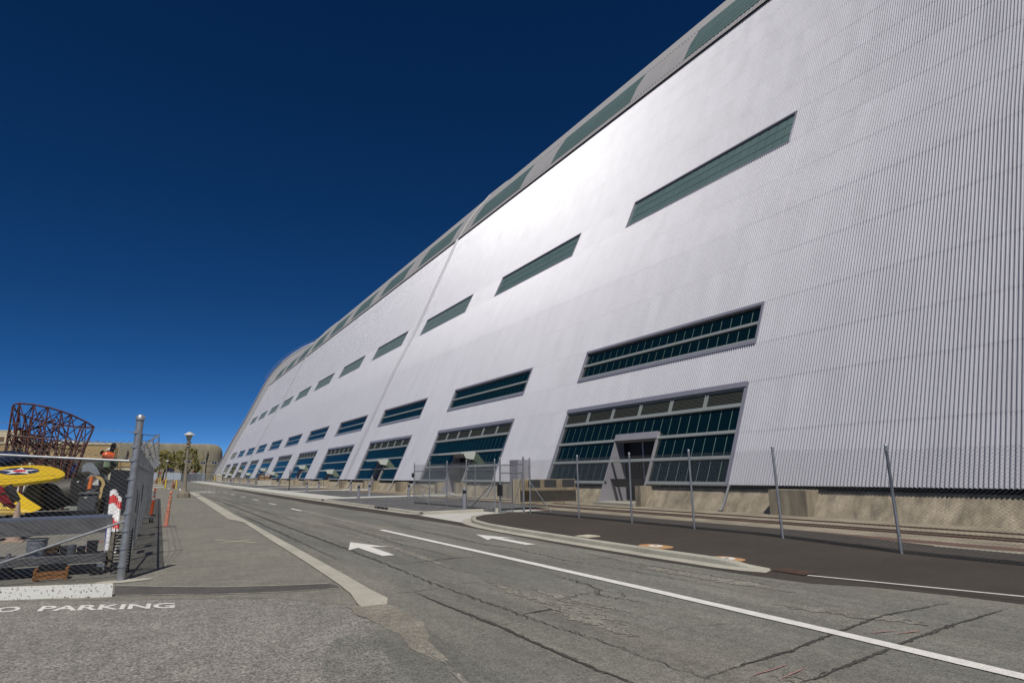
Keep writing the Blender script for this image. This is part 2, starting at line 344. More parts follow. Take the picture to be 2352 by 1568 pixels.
# driveway, walks, gravel
sheet('driveway', [(9.9, 20.6), (10.4, 21.5), (11.5, 23.1), (13, 23.65), (16.2, 23.8), (16.2, 26.2), (10.6, 26.25), (10.1, 25.6)], .0225, M['walk'])
tag(sheet('gravel_bed', [(10.5, 26.5), (17.2, 26.5), (17.2, 45.2), (10.5, 45.2)], .10, M['gravel']), kind='structure')
sd_w = MB(); 
for k in range(30):
    y0 = 45.2+k*6.4; y1 = y0+6.385; x0 = lambda y: 10.5+(.1*(y-45)/45 if y < 90 else .1+.8*min(1, max(0, (y-90)/140))); x1 = lambda y: 12.6 if y < 120 else 12.6+1.6*min(1, (y-120)/60)
    MB().prism([(x0(y0), y0, .02), (x1(y0), y0, .02), (x1(y1), y1, .02), (x0(y1), y1, .02)], (0, 0, .105)).build('paving_slab', M['walk'], kwalk)
walkys = [46.0, 69.8, 91.6, 116.5, 138.5, 160.5, 182.5, 204.5, 226.5]
for a, b in zip(walkys, walkys[1:]): tag(sheet('gravel_bed', [(12.65, a+1.2), (17.4, a+1.2), (17.4, b-1.2), (12.65, b-1.2)], .10, M['gravel']), kind='structure')
wk = MB()
for y in walkys: tag(MB().bx(10.6 if y < 47 else 12.62, 21.6, y-1.1, y+1.1, .0, .127).build('concrete_path', M['walk']), kind='structure')
# rail apron in front of the hangar
sheet('rail_apron', [(15.6, -30), (21.95, -30), (21.95, 262), (17.4, 262), (17.2, 26.4), (16.2, 26.4), (15.6, 23.6)], .0205, M['oldconc'])
sheet('trench_cover', [(15.95, -30), (16.55, -30), (16.55, 262), (15.95, 262)], .0245, M['redstrip'], None)
MB().bx(15.5, 15.62, -30, 23.6, 0, .03).build('edge_curb', M['conc'])['kind'] = 'structure'
for nm, x in (('rail', 19.75), ('rail', 18.45), ('rail', 17.9)):
    r = MB(); r.bx(x-.03, x+.03, -30, 250, .021, .055); r.bx(x-.11, x-.045, -30, 250, .0, .0225); o = r.build('crane_rail', M['rail']); o['kind'] = 'structure'

# ------------------------------------------------------------------ markings and cracks (parts of the road)
def mark(name, pts, z=.024, m='paint', parent=road): return sheet(name, pts, z, M[m], parent, None)
cl = MB(); strip(cl, [(6.58, 20.0), (6.66, 12.3), (6.69, 7.6), (6.66, 4.5), (6.62, 2.9), (6.5, -6)], .185, .024, .003, step=.35, wv=.05); cl.build('centre_line', M['paint'], road)
fl = MB(); strip(fl, [(6.72, 33), (6.62, 20)], .12, .0237, .02, step=.3); fl.build('faded_line', mat('faded paint', (.24, .23, .21), .8, 0, .3, 10, fine=.3), road)
for a, b in (((6.73, 43.2), (6.79, 40.9)), ((6.70, 35.6), (6.68, 33.0)), ((6.83, 51.4), (6.87, 49.1)), ((6.9, 59.2), (6.95, 56.8)), ((6.96, 67.5), (7.0, 65.2)), ((7.1, 77), (7.2, 74.5)), ((7.2, 84.2), (7.25, 82.8)), ((7.3, 92), (7.3, 90)), ((7.35, 100), (7.35, 98)), ((7.4, 109), (7.4, 107)), ((7.4, 118), (7.4, 116)), ((7.4, 127), (7.4, 125)), ((7.4, 137), (7.4, 134))):
    s_ = MB(); strip(s_, [a, b], .15, .024); s_.build('lane_dash', M['paint'], road)
mark('arrow', [(4.74, 16.97), (4.22, 15.23), (4.55, 15.58), (4.56, 13.73), (4.84, 13.73), (4.87, 15.58), (5.22, 15.32)])
mark('arrow', [(8.38, 16.82), (7.95, 15.25), (8.24, 15.55), (8.19, 13.68), (8.44, 13.63), (8.49, 15.5), (8.75, 15.15)])
el = MB(); strip(el, [(9.72, 7.05), (10.54, 4.34), (11.6, .5)], .07, .0285); el.build('edge_line', M['paint'], road)
mx_ = MB(); strip(mx_, [(1.74, 20.1), (2.63, 18.55)], .045, .0125); mx_.build('cross_mark', mat('yellow white tape', (.66, .62, .42), .6), pave)
mx_ = MB(); strip(mx_, [(1.79, 19.0), (2.62, 19.47)], .045, .0127); mx_.build('cross_mark', bpy.data.materials['yellow white tape'], pave)
for pts in ([(4.67, 4.05), (5.26, 4.11)], [(4.79, 3.87), (5.3, 3.97)], [(6.95, 4.35), (7.3, 4.25)], [(7.1, 4.2), (7.5, 4.1)]):
    s_ = MB(); strip(s_, pts, .03, .0236, .01, True); s_.build('chalk_mark', mat('faded red paint', (.30, .17, .15), .8, 0, .35, 20), road)
def crack(pts, wd, jit=.03, z=.0222, parent=road, step=.1):
    s_ = MB(); strip(s_, pts, wd*.5, z, jit, True, step, .7)
    if wd > .02:
        for q in range(2): strip(s_, [(p[0]+random.uniform(-.3, .3)*wd, p[1]+random.uniform(-.3, .3)*wd) for p in pts], wd*.28, z+.0003*(q+1), jit*1.5, True, step*.7, .9)
    s_.build('crack', M['tar'], parent)
crack([(4.5, 70), (4.4, 45), (4.27, 24), (4.27, 17.8), (4.26, 15.4), (4.22, 12.4), (4.16, 9.8), (4.21, 7.7), (4.22, 6.85), (4.3, 5.68), (4.3, 4.2)], .085, .035)
crack([(3.64, 9.42), (3.64, 8.4), (3.67, 7.5), (3.7, 6.8), (3.68, 5.8), (3.68, 4.9), (3.75, 4.0)], .07, .015)
crack([(4.28, 12.5), (4.6, 12.4), (4.96, 12.43), (5.71, 12.53), (6.4, 12.4)], .035)
crack([(3.26, 9.46), (3.64, 9.42), (4.14, 9.52)], .02, .015); crack([(3.75, 6.85), (4.17, 6.94)], .02, .01)
crack([(5.9, 27), (5.87, 24.5), (5.77, 18.4), (5.68, 15.3), (5.8, 14.0), (5.8, 12.1)], .03, .04)
crack([(4.3, 4.24), (4.96, 4.33), (5.6, 4.36), (6.24, 4.5), (6.78, 4.58), (7.86, 4.75), (9.32, 4.69)], .05, .02)
crack([(4.4, 3.72), (5.06, 3.73), (5.9, 3.82), (6.79, 3.95), (7.94, 4.06), (9.57, 4.13)], .05, .02)
crack([(6.25, 9.53), (6.19, 8.55), (6.08, 8.06), (5.85, 7.71), (5.86, 7.32), (6.11, 6.64)], .03, .05, step=.08)
crack([(5.95, 7.84), (5.74, 7.88), (5.4, 7.8), (5.06, 7.67)], .025, .05, step=.08); crack([(6.0, 7.95), (6.2, 7.7), (6.1, 7.4), (5.86, 7.32)], .02, .04, step=.08)
crack([(5.0, 5.6), (5.5, 5.7), (6.0, 5.45), (6.3, 5.3)], .012, .03, step=.08)
crack([(7.6, 23), (7.5, 18.5), (7.4, 14.5), (7.6, 13), (7.45, 11), (7.7, 8.5), (7.8, 6.5)], .028, .06)
crack([(8.5, 12.5), (8.3, 10), (8.45, 7.5), (8.6, 5.6)], .022, .05); crack([(7.5, 11), (8.3, 10.6), (8.8, 10.8)], .02, .04)
crack([(4.15, 9.75), (4.9, 9.55), (5.1, 9.0)], .014, .04); crack([(4.24, 7.2), (4.7, 7.25), (4.72, 7.0)], .05, .02)
crack([(4.9, 60), (4.95, 45), (5.1, 30), (5.0, 22)], .04, .05, step=.4); crack([(3.75, 34), (3.72, 26), (3.65, 18), (3.6, 13.5)], .05, .03, step=.3)
crack([(3.4, 73), (6.5, 76), (10, 78)], .1, .05, step=.5); crack([(3.4, 95), (10, 97)], .12, .05, step=.5)
crack([(-.3, 82), (3.4, 82.5)], .14, .03, pave and .0085, pave, .4)
crack([(.7, 25.6), (2.9, 24.6)], .03, .03, .0085, pave)
for y0 in (48, 51, 54): crack([(4.5, y0), (5.4, y0-4), (6.0, y0-9)], .05, .12, step=.35)
for pts, wd in (([(4.95, 9.6), (4.9, 8.2), (5.0, 7.2), (5.05, 6.2)], .22), ([(5.25, 8.6), (5.3, 7.6), (5.4, 6.6)], .18), ([(4.75, 7.4), (4.8, 6.6), (4.7, 5.6)], .3), ([(5.2, 20), (5.3, 15), (5.2, 11)], .3), ([(8.1, 9.5), (8.3, 7.5), (8.4, 6.2)], .5), ([(7.4, 5.8), (7.6, 5.2), (7.9, 4.4)], .4), ([(4.9, 3.9), (5.2, 3.2), (5.6, 2.8)], .3), ([(6.1, 24), (6.0, 19), (6.05, 16)], .2)):
    for q in range(3):
        s_ = MB(); strip(s_, [(p[0]+random.uniform(-.12, .12), p[1]+random.uniform(-.2, .2)) for p in pts], wd*.45, .0192+.0004*q, .05, True, .06, .8); s_.build('worn_streak', M['stones'], road)
pp = [gp(x, y) for x, y in ((735, 1600), (742, 1530), (750, 1490), (772, 1468), (810, 1456), (850, 1450), (890, 1452), (930, 1475), (965, 1500), (1010, 1535), (1060, 1600))]
sheet('asphalt_patch', pp, .0135, asphalt('darker fine asphalt', (.148, .147, .13), (.175, .17, .148), stone=65, contrast=.5), apron, None)
# lettering
def lettering(name, txt, origin, ux, uy, width, height, z, parent, extra=.0):
    cu = bpy.data.curves.new(name, 'FONT'); cu.body = txt; cu.offset = extra; cu.resolution_u = 3
    to = bpy.data.objects.new('tmp', cu); COL.objects.link(to); bpy.context.view_layer.update()
    me = bpy.data.meshes.new_from_object(to.evaluated_get(bpy.context.evaluated_depsgraph_get())); bpy.data.objects.remove(to)
    xs = [v.co.x for v in me.vertices]; ys = [v.co.y for v in me.vertices]; x0, x1, y0, y1 = min(xs), max(xs), min(ys), max(ys)
    o, ux, uy = Vector(origin), Vector(ux), Vector(uy)
    for v in me.vertices:
        p = o+ux*((v.co.x-x0)/(x1-x0)*width)+uy*((v.co.y-y0)/(y1-y0)*height); v.co = p
    me.update(); return link(name, me, M['paint'], parent, (0, 0, 0), (0, 0, 0))
du = Vector((1.6, -.80, 0)).normalized(); dvv = Vector((.05, 1, 0)).normalized()
lettering('painted_letters', 'PARKING', (-1.18, 10.98, .0165), du, dvv, 1.82, .40, 0, apron, .025)
lettering('painted_letters', 'NO', Vector((-1.18, 10.98, .0165))-du*.88, du, dvv, .62, .40, 0, apron, .025)
lettering('painted_letters', 'XING', (4.5, 80.8, .024), (1, .06, 0), (.03, 1, 0), 1.85, 3.0, 0, road, .02)
lettering('painted_letters', 'PED', (4.52, 75.2, .024), (1, .06, 0), (.03, 1, 0), 1.75, 3.0, 0, road, .02)
lettering('painted_letters', 'AHEAD', (7.6, 72, .024), (1, .02, 0), (.03, 1, 0), 2.2, 3.0, 0, road, .02) if False else None
# ================================================================== HANGAR
P = 21.95; PITCH_R = P/162; DEP = .078; Y0 = 19.45; YEND = Y0+11*P
PROF = [(22.03, 1.10), (24.80, 7.67), (25.75, 9.89), (28.25, 15.6), (30.65, 20.4), (31.78, 22.8), (34.05, 28.1), (36.05, 32.7), (37.9, 37.0)]
ARC = [(38.02, 37.15), (38.52, 38.1), (39.6, 40.15), (41.05, 42.3), (43.5, 45.5), (46.5, 48.4), (50.5, 51.5), (56.5, 55.1), (62.5, 57.4), (68.5, 58.3)]
def pX(z, tab=PROF):
    for (xa, za), (xb, zb) in zip(tab, tab[1:]):
        if z <= zb or (xb, zb) == tab[-1]: return xa+(xb-xa)*(z-za)/(zb-za)
def nrm(a, b):
    d = Vector((b[0]-a[0], b[1]-a[1])).normalized(); return Vector((-d.y, d.x))      # outward (to -x, up)
HG = thing('airship_hangar', 'giant pale corrugated metal airship hangar with rows of teal windows', 'hangar', (22, 120, 0))
def rib_mesh(name, pts, nrib, lap=.009, pitch=PITCH_R, dep=DEP, m=None):
    """Corrugated sheet along +Y from 0, its section following pts in XZ."""
    V = []; F = []; off = [(pitch*q, dep*e) for q, e in ((0, 1), (.02, 1), (.27, 1), (.29, .97), (.33, .05), (.35, 0), (.715, 0), (.735, .05), (.965, .94), (.98, .98))]
    row = nrib*10+1
    for j, (x, z) in enumerate(pts):
        a = pts[max(0, j-1)]; b = pts[min(len(pts)-1, j+1)]; n = nrm(a, b); ex = lap*(1-j/(len(pts)-1))
        for k in range(nrib):
            for y, d in off: V.append((x+n.x*(d+ex), k*pitch+y, z+n.y*(d+ex)))
        V.append((x+n.x*(dep+ex), nrib*pitch, z+n.y*(dep+ex)))
    for j in range(len(pts)-1):
        for k in range(row-1): F.append((j*row+k, (j+1)*row+k, (j+1)*row+k+1, j*row+k+1))
    me = bpy.data.meshes.new(name); me.from_pydata(V, [], F); me.update(); me.materials.append(m or M['clad'])
    me.polygons.foreach_set('use_smooth', [True]*len(me.polygons)); me.set_sharp_from_angle(angle=RAD(50)); return me
zs = [1.10, 3.4, 5.76, 7.67, 9.89, 12.6, 15.2, 17.8, 20.4, 22.8, 25.2, 27.6, 30.0, 32.4, 34.8, 37.0]
gaps = {0, 1, 3, 8}
def place(me, y, name='cladding_panel'):
    o = bpy.data.objects.new(name, me); COL.objects.link(o); o.parent = HG; o.location = (-22, y-120, 0); ORG[o.name] = Vector((0, y, 0)); return o
for c in range(15):
    za, zb = zs[c], zs[c+1]; pts = [(pX(za), za)]+[p for p in PROF if za+.01 < p[1] < zb-.01]+[(pX(zb), zb)]
    full = rib_mesh('cladding_course', pts, 162); gap = rib_mesh('cladding_strip', pts, 54) if c in gaps else None
    place(full, Y0-2*P); place(full, Y0-P); place(rib_mesh('cladding_end', pts, 7), Y0) if c == 8 else None
    for i in range(11):
        if gap: place(gap, Y0+i*P+(108+(7 if c == 8 else 0))*PITCH_R)
        else: place(full, Y0+i*P)
def arcsub(a, b): return ARC[a:b+1]
for (a, b), hasgap in (((0, 1), False), ((1, 3), True), ((3, 9), False)):
    full = rib_mesh('roof_course', arcsub(a, b), 54, .012, PITCH_R*3, .035, M['roof']); gap = rib_mesh('roof_strip', arcsub(a, b), 18, .012, PITCH_R*3, .035, M['roof'])
    for q in range(-2, 11):
        if hasgap and q >= -1:
            place(gap, Y0+q*P+115*PITCH_R, 'roof_panel')
        else: place(full, Y0+q*P, 'roof_panel')
def sweep(pts, y0, y1, name, m, flip=False):
    mb = MB()
    for a, b in zip(pts, pts[1:]): mb.quad((a[0], y0, a[1]), (b[0], y0, b[1]), (b[0], y1, b[1]), (a[0], y1, a[1]))
    return mb.build(name, m, HG)
mir = [(137-x, z) for x, z in reversed(PROF+ARC[1:-1])]
sweep([ARC[-1]]+mir+[(115.4, 0)], Y0-2*P, YEND, 'rear_cladding', M['clad'])
sweep([(37.6, 36.9), (38.05, 37.16)], Y0-2*P, YEND, 'eave_shade_strip', M['dark'])  # black strip: shade line under the roof overhang put into the colour
endp = [(21.6, 0)]+PROF+ARC[1:]+mir+[(115.4, 0)]
for y, nm in ((Y0-2*P, 'end_door'), (YEND+2.5, 'end_door')):
    MB().poly([(x, y, z) for x, z in endp]).build(nm, M['clad'], HG)
# the door ring standing proud at the far end
halfp = [(21.55, 0.9)]+PROF[1:]+ARC[1:]
def offs(pts, d):
    out = []
    for j, p in enumerate(pts):
        n = nrm(pts[max(0, j-1)], pts[min(len(pts)-1, j+1)]); out.append((p[0]+n.x*d, p[1]+n.y*d))
    return out
o1 = offs(halfp, -.1); o2 = offs(halfp, 2.0)
ring = MB()
for k in range(len(o1)-1):
    A, B, Cc, D = o1[k], o1[k+1], o2[k+1], o2[k]
    ring.quad((A[0], YEND, A[1]), (B[0], YEND, B[1]), (Cc[0], YEND, Cc[1]), (D[0], YEND, D[1]))
    ring.quad((D[0], YEND, D[1]), (Cc[0], YEND, Cc[1]), (Cc[0], YEND+3.2, Cc[1]), (D[0], YEND+3.2, D[1]))
    ring.quad((A[0], YEND+3.2, A[1]), (D[0], YEND+3.2, D[1]), (Cc[0], YEND+3.2, Cc[1]), (B[0], YEND+3.2, B[1]))
ring.build('end_ring', mat('grey end wall', (.36, .36, .37), .6, .1, .05, .3, stretch=(1, 1, 3)), HG)
eb = MB(); o3 = offs(halfp, 2.02)
for k in range(len(o3)-1): eb.tube((o3[k][0], YEND-.05, o3[k][1]), (o3[k+1][0], YEND-.05, o3[k+1][1]), .16, 5)
eb.build('ring_trim', M['flash'], HG)
cw = MB(); o4 = offs(halfp, 3.0)
for k in range(9, len(o4)-1):
    a, b = Vector((o4[k][0], YEND+1, o4[k][1])), Vector((o4[k+1][0], YEND+1, o4[k+1][1])); cw.tube(a, b, .06, 4)
    c0, c1 = Vector((o2[k][0], YEND+1, o2[k][1])), Vector((o2[k+1][0], YEND+1, o2[k+1][1]))
    for q in range(4): cw.tube(a.lerp(b, q/4), c0.lerp(c1, q/4), .04, 4)
cw.build('ridge_handrail', M['flash'], HG)
# expansion joint battens
for y in (82.0, 82.0+5*P):
    mb = MB(); pr = offs(PROF, .16)
    for dy in (-.22, .16):
        for a, b in zip(pr, pr[1:]): mb.tube((a[0], y+dy, a[1]), (b[0], y+dy, b[1]), .13, 8)
    mb.build('joint_batten', M['batten'], HG, True)
    mb = MB(); pr = offs(PROF, .062)
    for a, b in zip(pr, pr[1:]): mb.quad((a[0], y-.5, a[1]), (b[0], y-.5, b[1]), (b[0], y+.42, b[1]), (a[0], y+.42, a[1]))
    mb.build('joint_flashing', M['flash'], HG)
    mb = MB(); pr = offs(ARC, .12)
    for dy in (-.2, .18):
        for a, b in zip(pr, pr[1:]): mb.tube((a[0], y+dy, a[1]), (b[0], y+dy, b[1]), .12, 8)
    mb.build('joint_batten', M['roof'], HG, True)

# ---- windows
NC = 22; WW = 108*PITCH_R
def face_pt(y, z, d=0, tab=PROF):
    """Point on the wall at height z, d metres outward."""
    for (xa, za), (xb, zb) in zip(tab, tab[1:]):
        if z <= zb or (xb, zb) == tab[-1]:
            n = nrm((xa, za), (xb, zb)); x = xa+(xb-xa)*(z-za)/(zb-za); return Vector((x+n.x*d, y, z+n.y*d))
def slab(mb, y0, y1, z0, z1, d0, d1, tab=PROF):
    a = [face_pt(y, z, d, tab) for d in (d0, d1) for z in (z0, z1) for y in (y0, y1)]
    mb.add(a, [(0, 1, 3, 2), (4, 6, 7, 5), (0, 4, 5, 1), (2, 3, 7, 6), (0, 2, 6, 4), (1, 5, 7, 3)]); return mb
def glazing(win, y0, z0, z1, ncol, zrows, m, fine_, dz=-.05, tab=PROF, name='pane', fins=True, finmat='frame', fd=(.0, -.28), fw=.035):
    cw_ = WW/ncol
    zr = [z0]+zrows+[z1]
    if fine_:
        for r in range(len(zr)-1):
            for c in range(ncol):
                if isinstance(fine_, set) and (r, c) in fine_: continue
                slab(MB(), y0+c*cw_+.02, y0+(c+1)*cw_-.02, zr[r]+.03, zr[r+1]-.03, dz-.015, dz, tab).build(name, M[m], win)
    else:
        mb = MB()
        for r in range(len(zr)-1): slab(mb, y0, y0+WW, zr[r]+.03, zr[r+1]-.03, dz-.015, dz, tab)
        mb.build(name, M[m], win)['kind'] = 'stuff'
    if fins:
        if fine_ and ncol*len(zr) < 400:
            for c in range(1, ncol): slab(MB(), y0+c*cw_-fw/2, y0+c*cw_+fw/2, z0, z1, fd[1], fd[0], tab).build('mullion', M[finmat], win)
        else:
            mb = MB()
            for c in range(1, ncol): slab(mb, y0+c*cw_-fw/2, y0+c*cw_+fw/2, z0, z1, fd[1], fd[0], tab)
            mb.build('mullion', M[finmat], win)['kind'] = 'stuff'
    for z in zrows: slab(MB(), y0, y0+WW, z-.07, z+.07, -.06, .03, tab).build('transom', M['frame'], win)
def frame_mb(y0, z0, z1, tab, t=.14, d=.11):
    mb = MB()
    slab(mb, y0-.02, y0+WW+.02, z1-t, z1, -.12, d, tab); slab(mb, y0-.02, y0+WW+.02, z0, z0+t*1.1, -.12, d, tab)
    slab(mb, y0-.02, y0+.08, z0+t*1.1, z1-t, -.12, d-.01, tab); slab(mb, y0+WW-.08, y0+WW+.02, z0+t*1.1, z1-t, -.12, d-.01, tab); return mb
wl = {}
for i in range(11):
    y = Y0+i*P; near = i < 2
    w3 = frame_mb(y, 7.67, 9.89, PROF, .16).build('window', M['flash'], HG)
    glazing(w3, y, 7.85, 9.72, NC, [8.83], 'glass', i < 3, fins=True, finmat='fin', fd=(-.07, -.36), fw=.05)
    slab(MB(), y, y+WW, 7.85, 7.98, -.05, .06).build('transom', M['frame'], w3)
    y += 7*PITCH_R
    w2 = frame_mb(y, 20.4, 22.8, PROF, .10, .09).build('window', M['flash'], HG)
    glazing(w2, y, 20.52, 22.7, NC, [], 'translucent', False, fins=True, finmat='frame', fd=(-.06, -.02), fw=.05, dz=-.03) if i > 1 else None
    if i < 2:
        zr = [20.5, 21.24, 21.97, 22.7]; cwid = WW/NC
        for r in range(3):
            for c in range(NC): slab(MB(), y+c*cwid+.03, y+(c+1)*cwid-.03, zr[r]+.025, zr[r+1]-.025, -.08, -.03).build('pane', M['translucent'], w2)
        mb = MB(); slab(mb, y, y+WW, 20.5, 22.7, -.12, -.09); mb.build('backing', M['backing'], w2)
    else:
        mb = MB()
        for z in (21.24, 21.97): slab(mb, y, y+WW, z-.025, z+.025, -.05, -.02)
        mb.build('transom', M['frame'], w2)
    if i < 10 or True:
        w1 = MB(); tab = ARC
        for k in (1, 2): slab(w1, y, y+WW, ARC[k][1]+.02, ARC[k+1][1]-.02, -.04, .0, ARC)
        w1 = w1.build('roof_window', M['backing'], HG)
for i in range(-1, 11):
    y = Y0+i*P+7*PITCH_R
    if i == -1: w1 = slab(MB(), y, y+WW, 38.12, 40.13, -.04, 0, ARC).build('roof_window', M['backing'], HG); slab(MB(), y, y+WW, 40.17, 42.28, -.04, 0, ARC).build('pane', M['backing'], w1)
    else: w1 = [o for o in HG.children if o.name.split('.')[0] == 'roof_window'][i]
    zr = [38.15, 38.8, 39.46, 40.12, 40.85, 41.56, 42.27]; cwid = WW/NC
    if i < 2:
        for r in range(6):
            for c in range(NC): slab(MB(), y+c*cwid+.03, y+(c+1)*cwid-.03, zr[r]+.025, zr[r+1]-.025, .005, .05, ARC).build('pane', M['translucent'], w1)
    else:
        mb = MB()
        for r in range(6):
            for c in range(NC): slab(mb, y+c*cwid+.03, y+(c+1)*cwid-.03, zr[r]+.025, zr[r+1]-.025, .005, .05, ARC)
        mb.build('pane', M['translucent'], w1)['kind'] = 'stuff'

# ---- tall window walls with louvres and entrances
TZ = [1.17, 2.32, 3.47, 4.64]
ENT = {0: ('portal', 5.32, 8.65, 3.4), 1: ('canopy', 5.6, 8.6, 3.1), 2: ('canopy', 5.2, 8.0, 3.0), 3: ('canopy', 6.2, 8.2, 2.1), 4: ('canopy', 5.2, 8.0, 3.0), 5: ('canopy', 11.6, 13.4, 2.1), 6: ('canopy', 5.2, 8.0, 3.0), 7: ('canopy', 6.2, 8.2, 2.1), 8: ('canopy', 5.2, 8.0, 3.0), 9: ('canopy', 6.2, 8.2, 2.1), 10: ('canopy', 5.2, 8.0, 2.6)}
for i in range(11):
    y = Y0+i*P; kind, e0, e1, eh = ENT[i]; cw_ = WW/NC
    e0 = round(e0/cw_)*cw_; e1 = round(e1/cw_)*cw_; skip = set()
    mb = MB(); slab(mb, y-.03, y+WW+.03, 5.52, 5.77, -.15, .14); slab(mb, y-.03, y+.1, 1.05, 5.52, -.15, .10); slab(mb, y+WW-.1, y+WW+.03, 1.05, 5.52, -.15, .10)
    wn = mb.build('window_wall', M['flash'], HG)
    for r, (za, zb) in enumerate(zip(TZ, TZ[1:])):
        for c in range(NC):
            if e0-.01 <= c*cw_ < e1-.05 and za < eh-.3: skip.add((r, c))
    if i < 3: glazing(wn, y, TZ[0], TZ[-1], NC, TZ[1:-1], 'glass', skip or {(-1, -1)}, fins=False)
    else:
        mb = MB()
        for r, (za, zb) in enumerate(zip(TZ, TZ[1:])):
            if za < eh-.3: slab(mb, y, y+e0, za+.03, zb-.03, -.065, -.05); slab(mb, y+e1, y+WW, za+.03, zb-.03, -.065, -.05)
            else: slab(mb, y, y+WW, za+.03, zb-.03, -.065, -.05)
        mb.build('pane', M['glass'], wn)['kind'] = 'stuff'
        for z in TZ[1:-1]: slab(MB(), y, y+WW, z-.07, z+.07, -.055, .035).build('transom', M['frame'], wn)
    joined = MB()
    for c in range(1, NC):
        zb0 = TZ[0]
        if e0-.05 < c*cw_ < e1+.05: zb0 = eh+.37
        k = MB() if i < 2 else joined
        slab(k, y+c*cw_-.03, y+c*cw_+.03, zb0, TZ[-1], -.42, -.068)
        if i < 2: k.build('mullion', M['fin'], wn)
    if i >= 2: joined.build('mullion', M['fin'], wn)['kind'] = 'stuff'
    for z in (TZ[0], TZ[-1]):
        if z == TZ[0]:
            slab(MB(), y, y+e0, z-.09, z+.05, -.08, .06).build('sill', M['frame'], wn); slab(MB(), y+e1, y+WW, z-.09, z+.05, -.08, .06).build('sill', M['frame'], wn)
        else: slab(MB(), y, y+WW, z-.02, z+.14, -.08, .05).build('transom', M['frame'], wn)
    # six louvre panels
    lw = WW/6
    for k in range(6):
        a, b = y+k*lw+.04, y+(k+1)*lw-.04; mb = MB(); ms = MB()
        slab(mb, a+.07, b-.07, 4.78, 4.795, -.1, .03); slab(mb, a, a+.07, 4.78, 5.50, -.1, .03); slab(mb, b-.07, b, 4.78, 5.50, -.1, .03); slab(mb, a+.07, b-.07, 5.44, 5.50, -.1, .03)
        n_ = 9
        for q in range(n_): slab(ms, a+.07, b-.07, 4.80+q*.072, 4.80+q*.072+.018, -.05, .01)
        lo = mb.build('louvre', M['frame'], wn); ms.build('louvre_slats', M['louvre'], wn)['kind'] = 'stuff'
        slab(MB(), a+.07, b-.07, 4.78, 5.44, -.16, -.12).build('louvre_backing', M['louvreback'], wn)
    # entrance recess: vertical door in the sloping wall
    ya, yb = y+e0, y+e1; xt = pX(eh); xb = 21.45
    en = MB(); n0 = .10
    top = face_pt(ya, eh, n0); xr = xt+.35
    en.quad((xr, ya, .13), (top.x, ya, top.z), (xr, ya, top.z), (xr, ya, .14))
    ent = MB()
    for yy, s in ((ya, -1), (yb, 1)):       # cheeks
        ent.prism([(xr+.3, yy, .02), (xr+.3, yy, eh), (face_pt(0, eh, n0).x, yy, eh), (face_pt(0, 1.15, n0).x, yy, 1.15), (face_pt(0, 1.15, n0).x-.45, yy, .02)], (0, .08*s, 0))
    ent.bx(xr-.0, xr+.3, ya, yb, eh-.02, eh+.02)
    slab(ent, ya-.08, yb+.08, eh, eh+.36, -.2, .14)
    po = ent.build('portal', M['portal'], wn)
    fr = MB()
    for yy in (ya, (ya+yb)/2, yb): fr.bx(xr+.1, xr+.2, yy-.05, yy+.05, .13, eh-.02)
    fr.bx(xr+.1, xr+.2, ya, yb, 2.25, 2.35)
    fr.build('door_frame', M['flash'], wn)
    MB().bx(xr+.13, xr+.16, ya+.06, yb-.06, .13, eh-.05).build('door', mat('dark door glass', (.006, .007, .008), .35, spec=.2), wn)
    if i == 0: MB().bx(xr+.10, xr+.125, ya+.75, ya+1.05, 1.25, 1.65).build('notice', M['walk'], wn)
    MB().bx(xb-.3, xr+.3, ya+.0, yb-.0, .0, .14).build('threshold', M['conc'], wn)
    if kind == 'canopy':
        c0 = MB(); xf = face_pt(0, eh, 0).x
        c0.prism([(xf+.2, ya-.35, eh+.40), (xf-1.1, ya-.35, eh+.32), (xf-1.1, ya-.35, eh+.20), (xf+.2, ya-.35, eh+.24)], (0, yb-ya+1.3, 0))
        c0.prism([(xf+.25, ya-.42, eh+.36), (xf-1.0, ya-.42, eh+.30), (xf-.75, ya-.42, eh-.18), (xf+.1, ya-.42, eh-.30)], (0, -.05, 0))
        c0.build('canopy', M['canopy'], wn)
        if i == 5:
            c0 = MB(); c0.prism([(xf+.2, y+.4, eh+.40), (xf-1.1, y+.4, eh+.32), (xf-1.1, y+.4, eh+.20), (xf+.2, y+.4, eh+.24)], (0, 3.0, 0)); c0.build('canopy', M['canopy'], wn)
# interior trusses seen through the nearest glass
tr = MB(); rnd = random.Random(5)
for y in [Y0-1+k*3.6 for k in range(0, 20)]:
    for (za, zb, s) in ((1.3, 9.9, 1), (6, 10.5, -1)):
        tr.tube((pX(za)+1.2, y, za), (pX(zb)+1.2, y+s*2.6, zb), .10, 4)
    tr.tube((pX(1.2)+1.3, y, .5), (pX(10)+1.3, y, 10), .16, 4); tr.tube((pX(8)+1.2, y, 8.2), (pX(8)+1.2, y+3.6, 9.4), .07, 4)
tr.build('inner_truss', mat('pale green steel', (.30, .36, .32), .6), HG)['kind'] = 'stuff'
sweep([(52, 0), (52, 14)], Y0-2*P, YEND, 'added_dark_wall', M['dark'])  # added black wall: stops light leaking through, keeps the hall behind the glass dark
sheet('hangar_floor', [(22.2, Y0-2*P), (115, Y0-2*P), (115, YEND), (22.2, YEND)], .0281, concrete('hangar floor', (.12, .12, .11)), None)['kind'] = 'structure'

